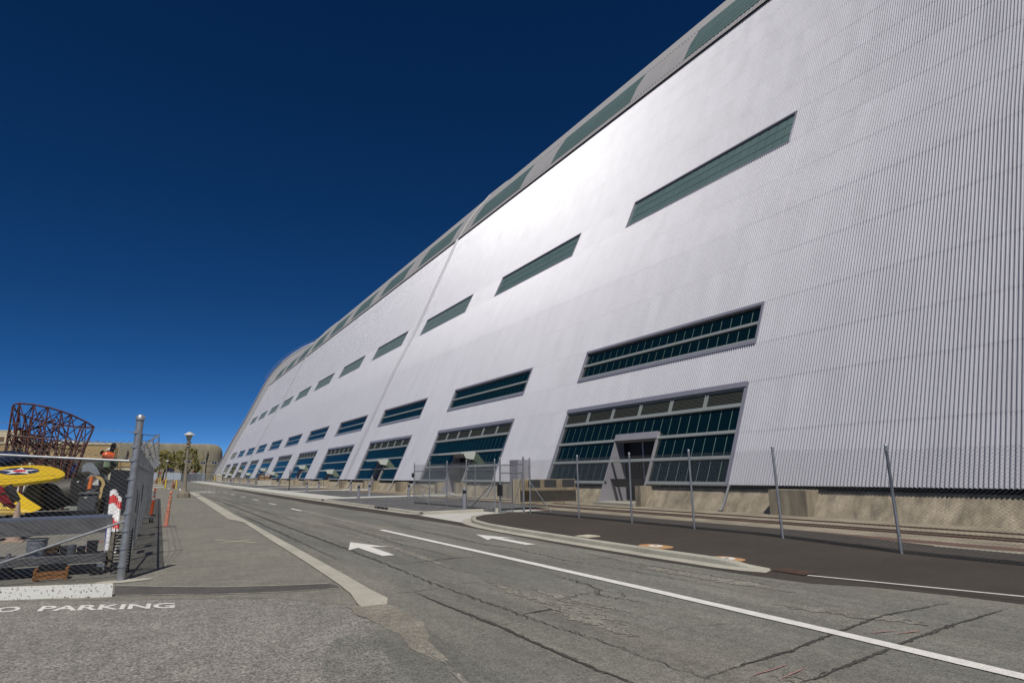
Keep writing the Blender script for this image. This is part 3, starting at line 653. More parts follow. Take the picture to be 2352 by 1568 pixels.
# ---- concrete plinth, buttresses, downpipes
cutsY = []
for i in range(11):
    y = Y0+i*P; kind, e0, e1, eh = ENT[i]; cw_ = WW/NC; cutsY.append((y+round(e0/cw_)*cw_, y+round(e1/cw_)*cw_))
edges = [Y0-2*P]+[v for c in cutsY for v in c]+[YEND]
for k in range(0, len(edges), 2):
    a, b = edges[k], edges[k+1]; nseg = max(1, round((b-a)/7.3))
    for q in range(nseg):
        s, t = a+(b-a)*q/nseg+.006, a+(b-a)*(q+1)/nseg-.006
        MB().prism([(21.5, s, .0), (22.14, s, .93), (22.9, s, .93), (22.9, s, 0)], (0, t-s, 0)).build('plinth_block', M['plinth'], HG)
sweep([(22.75, .9), (22.4, 1.35)], Y0-2*P, YEND, 'plinth_gap', M['dark'])
for i in range(-1, 11):
    for yy, w_ in ((Y0+i*P-4.3, 1.65),)+(((cutsY[i][0]-.55, .5), (cutsY[i][1]+.05, .5)) if i > 0 else ((cutsY[0][0]-.45, .42),) if i == 0 else ()):
        h_ = .98 if w_ > 1 else 1.02
        MB().bx(21.28, 22.6, yy, yy+w_, 0, h_).build('buttress', M['plinth'], HG)
    for yy in (Y0+i*P-.1, Y0+i*P+WW+1.2) if i >= 0 else ():
        dp = MB(); dp.path([(22.0, yy, 1.15), (21.9, yy, .95), (21.42, yy, .12), (21.25, yy, .06)], .05, 8); dp.build('downpipe', M['galv'], HG, True)
# ================================================================== RIGHT SIDE: fences, barrier, covers, bollard lights
def chain_mesh(name, length, height, cell=.10, r=.0040, barbs=True):
    """Chain-link: interlocking zigzag wires in the local XZ plane, from x=0 to length."""
    n = int(round(length/cell)); cw_ = length/n; rows = int(round(height/(cell*.70))); ch = height/rows; V = []; F = []
    def wire(pts):
        b = len(V)
        for (x, z, d) in pts: V.extend(((x-r, d, z), (x+r, d-r*.9, z), (x+r*.2, d+r*1.1, z)))
        for k in range(len(pts)-1):
            o = b+3*k
            for q in range(3): F.append((o+q, o+3+q, o+3+(q+1) % 3, o+(q+1) % 3))
    for k in range(n):
        pts = []
        for j in range(2*rows+1):
            s = j % 2; x = k*cw_+(cw_*.52 if s else -cw_*.02); pts.append((x, j*ch/2, .004 if s else -.004))
        if barbs: pts = [(pts[0][0], -.0, 0)]+pts; pts.append((pts[-1][0]+cw_*.3, height+ch*.45, .006)); 
        wire(pts)
        pts = []
        for j in range(2*rows+1):
            s = j % 2; x = k*cw_+(cw_*.48 if s else cw_*1.02); pts.append((x, j*ch/2, -.004 if s else .004))
        if barbs: pts.append((pts[-1][0]-cw_*.3, height+ch*.45, -.006))
        wire(pts)
    for z in (height-.03, .06): wire([(x*length/8, z+.006*math.sin(x*1.7), -.008) for x in range(9)])
    me = bpy.data.meshes.new(name); me.from_pydata(V, [], F); me.update(); me.materials.append(M['wire']); return me
MESH = {}
def add_mesh(parent, p, q, h, z0=.04, cell=.10, r=.0040, sag=0):
    p, q = Vector(p), Vector(q); L_ = (q-p).length; key = (round(L_, 1), h, cell, r)
    if key not in MESH: MESH[key] = chain_mesh('wire_mesh', key[0], h, cell, r)
    o = bpy.data.objects.new('wire_mesh', MESH[key]); COL.objects.link(o); o.parent = parent
    a = math.atan2(q.y-p.y, q.x-p.x); dz = (q.z-p.z)
    o.matrix_local = Matrix.Translation(p-ORG[parent.name]+Vector((0, 0, z0))) @ Matrix.Rotation(a, 4, 'Z') @ Matrix(((L_/key[0], 0, 0, 0), (0, 1, 0, 0), (dz/L_, 0, 1, 0), (0, 0, 0, 1)))
    o['kind'] = 'stuff'; return o
def post(parent, p, h, r=.03, tilt=(0, 0), ties=True, cap=True):
    p = Vector(p); t = p+Vector((tilt[0], tilt[1], h)); mb = MB(); mb.tube(p-Vector((0, 0, .02)), t, r, 10)
    if cap: mb.lathe([(r*1.2, -.01), (r*1.2, .02), (r*.8, .045), (0.004, .055)], t, 10)
    if ties:
        for k in range(1, int(h/.38)): q = p.lerp(t, k*.38/h); mb.tube(q-Vector((0, 0, .006)), q+Vector((0, 0, .006)), r*1.18, 8)
    return mb.build('post', M['galv'], parent, True)

# long right-hand fence along the asphalt island
fr1 = thing('chain_link_fence', 'long right-hand chain link fence on dark asphalt in front of the hangar', 'fence', (13.7, 7.7, 0))
ys = [22.45, 19.05, 16.13, 13.42, 10.5, 7.67, 4.8, 1.9, -1.1]; tl = [(0, 0), (.0, 0), (.02, 0), (0, .02), (-.03, .03), (.02, .04), (0, 0), (0, 0), (0, 0)]
pts = [Vector((13.68, y, isl_z(y))) for y in ys]
for p, t in zip(pts, tl): post(fr1, p, 2.2, .032, t)
for a, b in zip(pts, pts[1:]): add_mesh(fr1, a, b, 2.06)
mb = MB(); mb.tube(pts[0]+Vector((0, 0, 1.25)), pts[0]+Vector((0, -1.6, .1)), .016, 6); mb.build('brace', M['galv'], fr1, True)
# pedestrian gate between the two fences
gt = thing('fence_gate', 'narrow chain link gate with black lock box between two grey posts', 'gate', (13.5, 23.6, 0))
for y in (24.8, 22.75): post(gt, (13.55, y, .03), 2.35, .04)
mb = MB(); mb.tube((13.55, 24.72, .12), (13.55, 22.83, .12), .02, 6); mb.tube((13.55, 24.72, 1.75), (13.55, 22.83, 1.75), .02, 6); mb.tube((13.55, 23.75, .12), (13.55, 23.75, 2.15), .02, 6)
mb.tube((13.55, 23.7, .15), (13.55, 22.83, 1.7), .014, 6); mb.tube((13.55, 24.72, 2.1), (13.55, 22.83, 2.1), .02, 6); mb.build('gate_leaf', M['galv'], gt, True)
add_mesh(gt, (13.55, 22.75, .05), (13.55, 24.8, .05), 2.0)
MB().box((13.52, 24.76, 1.0), (.1, .34, .5)).build('lock_box', M['black'], gt)
# second fence beyond the gate, with its return to the hangar
fr2 = thing('chain_link_fence', 'shorter chain link fence round the gravel bed beyond the gate', 'fence', (13.4, 30, 0))
P2 = [(13.3, 34.75, .1), (13.38, 32.6, .1), (13.45, 30.4, .1), (13.47, 28.1, .1), (13.5, 25.2, .08), (13.55, 24.86, .05)]
P2 = [Vector(p) for p in P2]
for p in P2[:-1]: post(fr2, p, 2.25, .03)
for a, b in zip(P2, P2[1:-1]): add_mesh(fr2, a, b, 2.1)
P3 = [Vector(p) for p in ((13.3, 34.75, .1), (17.3, 34.85, .05), (21.2, 34.9, .03))]
for p in P3[1:]: post(fr2, p, 2.2, .028)
for a, b in zip(P3, P3[1:]): add_mesh(fr2, a, b, 2.1)
for (p, q) in (((13.3, 34.7, 1.3), (13.38, 32.7, .2)), ((13.3, 34.75, 1.9), (13.38, 32.6, 1.9)), ((13.38, 32.6, 1.9), (13.45, 30.4, 1.9)), ((13.5, 25.25, 1.4), (13.47, 27.6, .15)), ((13.3, 34.7, 1.2), (16.8, 34.85, .15)), ((13.5, 25.2, 1.9), (13.47, 28.1, 1.9)), ((17.3, 34.85, 1.1), (20.5, 34.9, .1))):
    MB().tube(p, q, .02, 6).build('brace', M['galv'], fr2, True)
tag(MB().bx(13.18, 13.28, 34.7, 34.85, 1.55, 1.8).build('call_box', M['black'], fr2))

# concrete barrier lying in front of the portal
bar = thing('concrete_barrier', 'brown stained concrete barrier with three dark boxes along its top', 'barrier', (19.7, 30.3, 0))
bl = MB(); ux = Vector((.89, -.45, 0)).normalized(); uy = Vector((-ux.y, ux.x, 0)); b0 = Vector((18.3, 31.15, 0))
def bp(s, t, z): return b0+ux*s+uy*t+Vector((0, 0, z))
bm_ = mat('stained barrier concrete', (.20, .16, .10), .9, 0, .35, 2, .2, 30, .2, 20)
bl.prism([bp(0, -.12, .0), bp(0, -.12, .74), bp(0, .38, .74), bp(0, .38, 0)], ux*3.2).prism([bp(0, -.52, .74), bp(0, -.52, .90), bp(0, .38, .90), bp(0, .38, .74)], ux*3.2).prism([bp(0, .06, .90), bp(0, .06, 1.36), bp(0, .38, 1.36), bp(0, .38, .90)], ux*3.2)
bl.build('body', bm_, bar, bevel=.02)
MB().prism([bp(-.42, -.5, 0), bp(-.01, -.5, 0), bp(-.01, -.5, 1.37), bp(-.42, -.5, 1.37)], uy*.9).build('end_block', M['plinth'], bar, bevel=.02)
for s in (.5, 1.42, 2.45):
    MB().prism([bp(s, -.2, .902), bp(s+.66, -.2, .902), bp(s+.66, -.2, 1.33), bp(s, -.2, 1.33)], uy*.25).build('box', M['black'], bar)
for s in (.1, 1.3, 2.5): MB().prism([bp(s, -.40, .0), bp(s+.6, -.40, .0), bp(s+.6, -.40, .12), bp(s, -.40, .12)], uy*.27).build('foot', M['oldconc'], bar)
# grey cabinet on the hangar wall
cb = thing('wall_cabinet', 'grey metal cabinet against the hangar cladding behind the gate', 'cabinet', (21.5, 37.2, 0))
MB().bx(21.35, 22.3, 36.5, 37.7, .9, 2.6).build('case', M['portal'], cb, bevel=.02)
MB().bx(21.32, 21.349, 36.6, 37.08, 1.0, 2.5).build('door', M['flash'], cb); MB().bx(21.32, 21.349, 37.12, 37.6, 1.0, 2.5).build('door', M['flash'], cb)
MB().bx(21.38, 22.2, 36.55, 37.65, 0, .899).build('base', M['oldconc'], cb)

# utility covers in the asphalt island
def cover(c, rx, ry, lab, square=False):
    z = isl_z(c[1])+.006; t = thing('utility_cover', lab, 'cover', (c[0], c[1], z))
    if square: MB().box((c[0], c[1], z), (.46, .46, .03), .1).build('slab', mat('pale cover concrete', (.50, .47, .36), .85, 0, .15, 6), t)
    else:
        pts = [(c[0]+rx*math.copysign(abs(math.cos(a))**.7, math.cos(a)), c[1]+ry*math.copysign(abs(math.sin(a))**.7, math.sin(a))) for a in [2*math.pi*k/24+.3 for k in range(24)]]
        MB().prism([(x, y, z-.01) for x, y in pts], (0, 0, .016)).build('collar', M.setdefault('orange', mat('orange survey paint', (.42, .24, .11), .75, 0, .22, 9, .1, 40, .2, 50)), t)
    MB().lathe([(.16, 0), (.16, .008), (.15, .01)], (c[0], c[1], z+.006+(.01 if square else 0)), 20).build('lid', M['paint'] if not square else bpy.data.materials['pale cover concrete'], t)
    if not square: MB().prism([(c[0]-.05, c[1]-.05, z+.0165), (c[0]+.06, c[1]-.02, z+.0165), (c[0]+.0, c[1]+.07, z+.0165)], (0, 0, .002)).build('marker', M['black'], t)
cover((9.98, 13.55), .2, .2, 'square pale concrete utility cover in dark asphalt behind the kerb', True)
cover((9.93, 10.95), .27, .42, 'orange painted valve cover farther from the kerb end')
cover((9.97, 8.98), .25, .36, 'orange painted valve cover nearest the drain grate')
g = thing('drain_grate', 'grey steel drain grate at the end of the kerb', 'grate', (9.86, 7.4, .02))
MB().bx(9.66, 10.04, 7.08, 7.74, .0, .029).build('frame', M['black'], g)
for k in range(11): MB().bx(9.68+k*.033, 9.698+k*.033, 7.1, 7.72, .029, .036).build('bar', M['rail'], g)
for (x, y) in ((10.33, 44.3), (10.33, 31.6), (10.5, 88)):
    di = thing('kerb_inlet', {44.3: 'dark drain inlet where the sidewalk kerb meets the gravel kerb', 31.6: 'long dark drain slot in the gravel bed kerb', 88: 'far small drain inlet in the sidewalk kerb'}[y], 'drain', (x, y, 0))
    L_ = 2.0 if y < 40 else .5
    MB().bx(x-.02, x+.09, y-L_/2, y+L_/2, .03, .135).build('opening', M['dark'], di)
    for q in range(3): MB().bx(x-.03, x+.02, y-L_/2+L_*(q+.5)/3-.03, y-L_/2+L_*(q+.5)/3+.03, .03, .13).build('bar', M['galv'], di)

# bollard lights: grey cylinder, black lamp band, grey cap
BOL = [((13.08, 27.5), 'largest grey bollard light, at the gravel corner by the gate'),
 ((12.8, 44.2), 'grey bollard light on gravel at the near edge of the first path, road side'),
 ((14.5, 47.2), 'grey bollard light on gravel just past the first concrete path'),
 ((16.3, 43.6), 'grey bollard light beside the chain link fence corner'),
 ((14.2, 68.0), 'grey bollard light at the near edge of the second path, near the black signpost'),
 ((16.3, 71.9), 'grey bollard light past the second path, nearer the hangar'),
 ((18.2, 65.7), 'grey bollard light close to the plinth beside the second path'),
 ((18.7, 111.4), 'grey bollard light on gravel just right of the low walled pit'),
 ((14.6, 116.3), 'grey bollard light left of the low walled pit, nearest of its row'),
 ((19.5, 144.4), 'grey bollard light behind the low walled pit, against the plinth'),
 ((17.4, 140), 'grey bollard light behind the pit beside the fifth path'),
 ((13.8, 135.5), 'taller looking grey bollard light by the sidewalk left of the pit'),
 ((14.0, 139.5), 'grey bollard light half hidden behind the taller one by the sidewalk'),
 ((17.4, 153.6), 'lone grey bollard light on gravel in front of the sixth buttress'),
 ((18.0, 172.3), 'grey bollard light of the farther path, nearer the plinth'),
 ((16.0, 173.8), 'grey bollard light of the farther path, nearer the sidewalk'),
 ((20.1, 164), 'grey bollard light against the plinth beyond the lone one'),
 ((17.6, 182.5), 'thin distant grey bollard light between the farther paths'),
 ((17.1, 238), 'distant grey bollard light beside the grey screened fence'),
 ((17.9, 231), 'distant grey bollard light right of the screened fence'),
 ((20.3, 244), 'distant grey bollard light left of the yellow post by the wall'),
 ((21.0, 228), 'farthest grey bollard light against the hangar corner')]
b0_ = None
for (x, y), lab in BOL:
    if b0_ is None:
        t = local(thing('bollard_light', lab, 'bollard light', (x, y, .1), 'grey bollard lights along the hangar paths'))
        MB().lathe([(.105, -.1), (.105, .70), (.095, .705)], (0, 0, 0), 20).build('column', mat('satin grey bollard', (.30, .30, .33), .45, .3, .05), t, True)
        MB().lathe([(.085, .705), (.085, .86)], (0, 0, 0), 20).build('lamp_band', M['black'], t, True)
        MB().lathe([(.108, .86), (.108, .95), (.09, .965)], (0, 0, 0), 20).build('cap', bpy.data.materials['satin grey bollard'], t, True)
        MB().lathe([(.16, -.1), (.16, -.07)], (0, 0, 0), 16).build('base', M['conc'], t); b0_ = t
    else: copy_tree(b0_, (x, y, .1 if y > 25 else .08), lab)
# thin black signpost, low walled pit
sg = thing('signpost', 'thin black signpost with a narrow pale sign beside the sidewalk', 'sign', (13.6, 74.4, 0))
MB().tube((13.6, 74.4, .1), (13.6, 74.4, 2.9), .045, 8).build('pole', M['black'], sg)
MB().box((13.55, 74.33, 2.75), (.30, .03, .75), -.35).build('plate', mat('pale lilac sign', (.46, .44, .50), .6), sg)
pit = thing('walled_pit', 'low concrete pit wall topped by a rusty wire guard in the gravel', 'pit', (17.2, 119, 0))
MB().bx(16.2, 18.4, 117.6, 120.4, .02, .95).build('wall', M['conc'], pit)
gdd = MB()
for z in (1.0, 1.5, 2.0):
    for a, b in (((16.4, 117.8), (18.2, 117.8)), ((18.2, 117.8), (18.2, 120.2)), ((18.2, 120.2), (16.4, 120.2)), ((16.4, 120.2), (16.4, 117.8))): gdd.tube((*a, z), (*b, z), .035, 4)
for x, y in ((16.4, 117.8), (17.3, 117.8), (18.2, 117.8), (18.2, 120.2), (16.4, 120.2)): gdd.tube((x, y, .95), (x, y, 2.0), .04, 4)
gdd.build('guard', M['rust'], pit); MB().bx(16.5, 18.1, 117.9, 120.1, .951, 1.75).build('crate', mat('tan crate', (.30, .21, .12), .8), pit)
# ================================================================== FAR GROUP: concrete building, trees, solar lights, screens
wt = thing('concrete_hall', 'long weathered concrete building with rounded end and tapered pilasters', 'building', (-20, 400, 0))
XR, YF, HT, RB = 35.0, 392.0, 19.5, 9.0
def rnd_box(mb, z0, z1, x0=-75):
    pass
sec = []                                           # rounded plan at the right end, rounded top edge there
mb = MB(); NA = 10; plan = [(-90, YF)]+[(XR-RB+RB*math.sin(a), YF+RB-RB*math.cos(a)) for a in [k*math.pi/2/NA for k in range(NA+1)]]+[(XR, YF+40)]
rings = [(0, 0)]+[(z, 0) for z in (14.2,)]+[(14.2+5.3*math.sin(k*math.pi/16), 5.3*(1-math.cos(k*math.pi/16))) for k in range(1, 9)]
V = []
for z, ins in rings:
    for j, (x, y) in enumerate(plan):
        f = max(0, min(1, (x-(XR-14))/14)) if j > 0 else 0
        zz = z if z <= 14.2 else 14.2+(z-14.2)*1.0
        V.append((x-ins*f*.9, y+ins*.12*(1 if j else 0), zz+.07*(XR-x)*.3*(z/19.5)*.25))
n = len(plan); F = [(r*n+j, r*n+j+1, (r+1)*n+j+1, (r+1)*n+j) for r in range(len(rings)-1) for j in range(n-1)]
mb.add(V, F); mb.poly([V[(len(rings)-1)*n+j] for j in range(n)]); mb.build('wall', M['tunnel'], wt, True)
for k, px in enumerate((363, 391, 418, 444, 470, 337, 311, 285)):
    p = at(px, 1060, YF-.1); x = p.x; zt = 16.2
    pl = MB(); pl.prism([(x-1.1, YF-.1, zt), (x+1.1, YF-.1, zt), (x+.55, YF-.1, zt-5), (x+.55, YF-.1, 0), (x-.55, YF-.1, 0), (x-.55, YF-.1, zt-5)], (0, -.01, 0))
    pl = MB(); pl.add([(x-1.5, YF-.1, zt), (x+1.2, YF-.1, zt), (x-1.5, YF-1.5, zt), (x+1.2, YF-1.5, zt), (x-.4, YF-1.5, zt-4.6), (x+1.2, YF-.1, zt-5), (x-.7, YF-.1, zt-5), (x+.5, YF-1.5, zt-4.6)], [(0, 1, 3, 2), (2, 3, 7, 4), (0, 2, 4, 6), (1, 5, 7, 3)])
    pl.bx(x-.6, x+.5, YF-1.4, YF-.05, 0, zt-4.7); pl.build('pilaster', M['tunnel'], wt)
for z in (4.1, 7.2, 10.2):
    b_ = MB()
    for a, b in zip(plan, plan[1:-1]): b_.quad((a[0], a[1]-.12, z), (b[0], b[1]-.12, z), (b[0], b[1]-.12, z+.22), (a[0], a[1]-.12, z+.22))
    b_.build('ledge', M['tunnel'], wt)
MB().box((17.5, YF+4, 20.2), (.9, .9, 1.2)).build('roof_vent', M['black'], wt)
an = thing('low_building', 'low beige building glimpsed between the concrete hall and the hangar', 'building', (45, 420, 0))
MB().bx(34, 70, 415, 430, 0, 12).build('wall', M['oldconc'], an); MB().bx(33.8, 70, 414.6, 430, 12.0, 13).build('parapet', M['conc'], an)

# trees: trunk, limbs, leaf clumps
leafA = mat('olive leaves', (.16, .16, .035), .6, 0, .5, .8); leafB = mat('yellow olive leaves', (.24, .19, .045), .6, 0, .4, .8); bark = mat('dark bark', (.035, .028, .022), .9)
def tree(lab, base, h, wd, seed, trunk_h, tops):
    r = random.Random(seed); t = thing('tree', lab, 'tree', base, 'trees in front of the concrete hall'); bx_, by, bz = base; tk = MB()
    tk.tube((bx_, by, 0), (bx_+.4, by, trunk_h*.6), .42, 8, .3); tk.tube((bx_+.4, by, trunk_h*.6), (bx_+.9, by, trunk_h), .3, 8, .24)
    for k in range(9):
        a = r.uniform(0, 6.28); e = Vector((bx_+.8+math.cos(a)*wd*.32, by+math.sin(a)*wd*.3, r.uniform(.5, .85)*h)); s = Vector((bx_+.7, by, trunk_h*r.uniform(.7, 1)))
        m_ = s.lerp(e, .5)+Vector((0, 0, .5)); tk.tube(s, m_, .17, 6, .11); tk.tube(m_, e, .11, 5, .03)
    tk.build('trunk', bark, t, True)
    for nm, m_, cnt in (('crown', leafA, 3600), ('crown', leafB, 1500)):
        lf = MB(); blobs = []
        for (ox, oz, rr) in tops:
            for q in range(9): blobs.append((bx_+ox+r.gauss(0, rr*.5), by+r.gauss(0, wd*.22), oz+r.gauss(0, rr*.42), rr*r.uniform(.28, .55)))
        for q in range(cnt):
            b = r.choice(blobs); v = Vector((r.gauss(0, 1), r.gauss(0, 1), r.gauss(0, 1))).normalized()*b[3]*r.uniform(.55, 1.08)
            c = Vector(b[:3])+v; s = r.uniform(.16, .38); u = Vector((r.gauss(0, 1), r.gauss(0, 1), r.gauss(0, .6))).normalized(); w_ = u.orthogonal().normalized()
            lf.add([c-u*s, c+w_*s*.55, c+u*s, c-w_*s*.55], [(0, 1, 2, 3)])
        o = lf.build(nm, m_, t); o['kind'] = 'stuff'
tree('left rounder olive tree with a visible forked trunk', (4.6, 330, 0), 14, 13, 11, 5.4, [(-4.4, 8.0, 2.2), (-1.6, 9.8, 2.7), (1.2, 12.0, 2.2), (3.6, 8.6, 2.5), (-.4, 7, 2.3), (2.6, 6.2, 1.8), (-1.8, 12.2, 1.3), (-3.4, 5.8, 1.5), (3.4, 10.4, 1.5)])
tree('right taller olive tree partly behind the street lamp', (14.2, 332, 0), 16, 13, 23, 3.6, [(-2.8, 10, 2.5), (.4, 12.6, 2.3), (3, 9.6, 2.5), (4.6, 6.2, 2.0), (-2.6, 6, 2.3), (.5, 7.6, 2.8), (-.2, 14.6, 1.1), (4.4, 4.4, 1.4), (-3.2, 12.6, 1.2), (2.4, 13.4, 1.2)])

# street lamp, concrete post with conical hood
def street_lamp(x, y, s, lab, full=True):
    t = thing('street_lamp', lab, 'street lamp', (x, y, 0), 'concrete street lamps'); c = (x, y, 0); pm = M.setdefault('lampconc', mat('brown grey post concrete', (.20, .175, .135), .85, 0, .15, 3, .1, 40, .15, 40))
    MB().lathe([(.52*s, 0), (.52*s, .33*s), (.46*s, .36*s), (.46*s, .42*s), (.4*s, .50*s)], c, 8).build('base', pm, t)
    MB().lathe([(.30*s, .48*s), (.20*s, .75*s), (.16*s, 1.1*s), (.09*s, 4.3*s)], c, 12).build('shaft', pm, t, True)
    MB().lathe([(.11*s, 4.3*s), (.17*s, 4.36*s), (.12*s, 4.45*s), (.12*s, 4.6*s), (.20*s, 4.64*s), (.20*s, 4.7*s), (.1*s, 4.74*s)], c, 12).build('collar', pm, t, True)
    MB().lathe([(.07*s, 4.72*s), (.13*s, 4.78*s), (.17*s, 5.0*s), (.30*s, 5.38*s)], c, 12).build('lantern', mat('grey lantern glass', (.33, .33, .31), .3), t, True)
    MB().lathe([(.46*s, 5.38*s), (.44*s, 5.42*s), (.24*s, 5.55*s), (.08*s, 5.64*s), (.02*s, 5.66*s)], c, 20).build('hood', mat('pale lamp hood', (.50, .49, .45), .5, .1, .05), t, True)
street_lamp(2.55, 60.7, .98, 'tall concrete street lamp with a pale conical hood beside the gutter')
street_lamp(4.2, 236, 1.25, 'distant street lamp in front of the left tree trunk'); street_lamp(2.2, 268, 1.25, 'farther small street lamp left of the left tree trunk')
# lamp on the yard side, only its head above the tan building
street_lamp(-3.6, 70, .8, 'small lamp with pale hood beside the corner post of the yard fence')

# solar warning lights on poles
sol = None
for px, Y, lab in ((466, 250, 'solar panel pole between the street lamp and the hangar'), (492, 250, 'rightmost solar panel pole, nearest the hangar'), (431, 230, 'solar panel pole just left of the street lamp, doubled panels')):
    p = at(px, 1064, Y); zt = p.z
    if sol is None:
        sol = local(thing('solar_pole', lab, 'solar light', (p.x, p.y, 0), 'poles with twin solar panels'))
        MB().tube((0, 0, 0), (0, 0, zt), .07, 8).build('pole', M['galv'], sol)
        MB().box((0, -.1, zt+.3), (1.9, .06, .9)).build('frame', M['walk'], sol)
        for s in (-.43, .43): MB().box((s, -.15, zt+.3), (.72, .04, .7)).build('panel', mat('navy solar cell', (.012, .016, .06), .25), sol)
    else: copy_tree(sol, (p.x, p.y, 0), lab)
# grey screened fence, open far fence, gate post
sf = thing('screened_fence', 'grey fabric screened fence at the end of the road', 'fence', (11, 240, 0))
sp = [(9.6, 262), (9.9, 256), (10.6, 248), (12.2, 243), (13.9, 240), (15.1, 239)]
for a, b in zip(sp, sp[1:]): MB().prism([(a[0], a[1], .05), (b[0], b[1], .05), (b[0], b[1], 2.7), (a[0], a[1], 2.7)], (.03, .03, 0)).build('screen_panel', mat('grey mesh fabric', (.13, .14, .15), .8, 0, .12, 2), sf)
for a in sp: MB().tube((*a, 0), (*a, 2.75), .06, 6).build('post', M['galv'], sf)
MB().prism([(15.1, 238.9, .05), (16.0, 238.7, .05), (16.0, 238.7, 2.75), (15.1, 238.9, 2.75)], (.1, .8, 0)).build('end_panel', mat('blue grey panel', (.17, .20, .23), .7), sf)
of = thing('chain_link_fence', 'distant open chain link fence between screened fence and hangar corner', 'fence', (19, 246, 0))
for k in range(5): MB().tube((16.2+k*1.6, 240+k*2, 0), (16.2+k*1.6, 240+k*2, 2.4), .05, 6).build('post', M['galv'], of)
mb = MB()
for z in (.2, .75, 1.3, 1.85, 2.4): mb.tube((16.2, 240, z), (22.6, 248, z), .025, 4)
for k in range(60): mb.tube((16.2+k*6.4/60, 240+k*8/60, .1), (16.2+k*6.4/60, 240+k*8/60, 2.4), .012, 3)
mb.build('wire_mesh', M['wire'], of)['kind'] = 'stuff'
hb = thing('concrete_block_house', 'small pale concrete box with metal hood at the hangar far corner', 'utility box', (20.8, 246, 0))
MB().bx(19.6, 21.6, 242, 249, 0, 2.1).build('body', M['conc'], hb); MB().bx(19.9, 21.2, 242.5, 245, 2.1, 2.5).build('hood', M['canopy'], hb)
yp = M.setdefault('yellow', mat('yellow post paint', (.62, .44, .03), .55, 0, .12, 6))
tag(MB().tube((19.2, 241, 0), (19.2, 241, 1.9), .14, 10).build('yellow_post', yp), 'single yellow post in front of the pale concrete box by the hangar', 'bollard')
# dumpster-like wall panels, signs, truck far left
bs = thing('site_board', 'dark blue notice board in front of the concrete hall', 'sign', (8.2, 360, 0))
MB().box((8.2, 360, 5), (3.6, .1, 1.5)).build('board', mat('navy board', (.012, .012, .06), .6), bs)
for s in (-1.5, 1.5): MB().tube((8.2+s, 360.1, 0), (8.2+s, 360.1, 5.6), .08, 6).build('leg', M['galv'], bs)
for x0, x1, lab in ((-3.5, 2.6, 'pale blue hoarding left of the left tree trunk'), (5.5, 13.5, 'pale blue hoarding between the two trees'), (17.6, 22.5, 'pale blue hoarding behind the street lamp')):
    hd = thing('hoarding', lab, 'hoarding', (x0, 372, 0), 'pale hoardings before the concrete hall'); nP = max(2, int((x1-x0)/1.6))
    for k in range(nP): MB().bx(x0+(x1-x0)*k/nP+.03, x0+(x1-x0)*(k+1)/nP-.03, 372, 372.1, .1, 3.7+.1*(k % 2)).build('panel', M.setdefault('hoard', mat('pale blue panel', (.36, .41, .47), .7, 0, .15, 1)), hd)
stp = thing('stop_sign', 'small red stop sign on a thin pole far down the pavement', 'sign', (3.1, 285, 0))
MB().tube((3.0, 285, 0), (3.0, 285, 3.4), .06, 6).build('pole', M['galv'], stp); M['red'] = mat('red paint', (.26, .02, .02), .5, 0, .1)
MB().lathe([(.42, 0), (.42, .05)], (3.0, 284.9, 3.2), 8, Matrix.Rotation(RAD(90), 3, 'X')).build('plate', M['red'], stp)
st2 = thing('stop_sign', 'small red and white sign post beside the street lamp shaft', 'sign', (13.2, 262, 0))
MB().tube((13.2, 262, 0), (13.2, 262, 3.6), .06, 6).build('pole', M['galv'], st2); MB().lathe([(.36, 0), (.36, .05)], (13.2, 261.9, 3.3), 8, Matrix.Rotation(RAD(90), 3, 'X')).build('plate', M['red'], st2)
tkx, tky = gp(356, 1106).x, 190.0
trk = thing('utility_truck', 'white utility truck parked far off by the yard fence', 'truck', (-1.2, 232, 0)); wp = mat('white vehicle paint', (.66, .66, .64), .35)
X0, Y0_ = -2.6, 232
bdy = MB(); bdy.prism([(X0-1, Y0_, .6), (X0-1, Y0_, 1.5), (X0-1, Y0_+1.0, 1.6), (X0-1, Y0_+1.5, 2.35), (X0-1, Y0_+3.2, 2.4), (X0-1, Y0_+3.2, 1.9), (X0-1, Y0_+6, 1.9), (X0-1, Y0_+6, .6)], (2.1, 0, 0)); bdy.build('body', wp, trk, bevel=.06)
MB().prism([(X0-.85, Y0_+1.02, 1.66), (X0+.95, Y0_+1.02, 1.66), (X0+.9, Y0_+1.46, 2.28), (X0-.8, Y0_+1.46, 2.28)], (0, -.04, .02)).build('windscreen', M['black'], trk)
MB().bx(X0-.9, X0+1.0, Y0_-.06, Y0_, 1.0, 1.3).build('grille', M['black'], trk); MB().bx(X0-1.02, X0+1.12, Y0_-.15, Y0_, .6, .85).build('bumper', M['dark'], trk)
for sx in (-.9, .75):
    for yy in (1.1, 4.7): MB().lathe([(.42, 0), (.42, .28)], (X0+sx, Y0_+yy, .42), 14, Matrix.Rotation(RAD(90), 3, 'Y')).build('wheel', M['black'], trk)
MB().box((X0+1.35, Y0_+1.4, 1.8), (.3, .12, .4)).build('mirror', M['black'], trk)

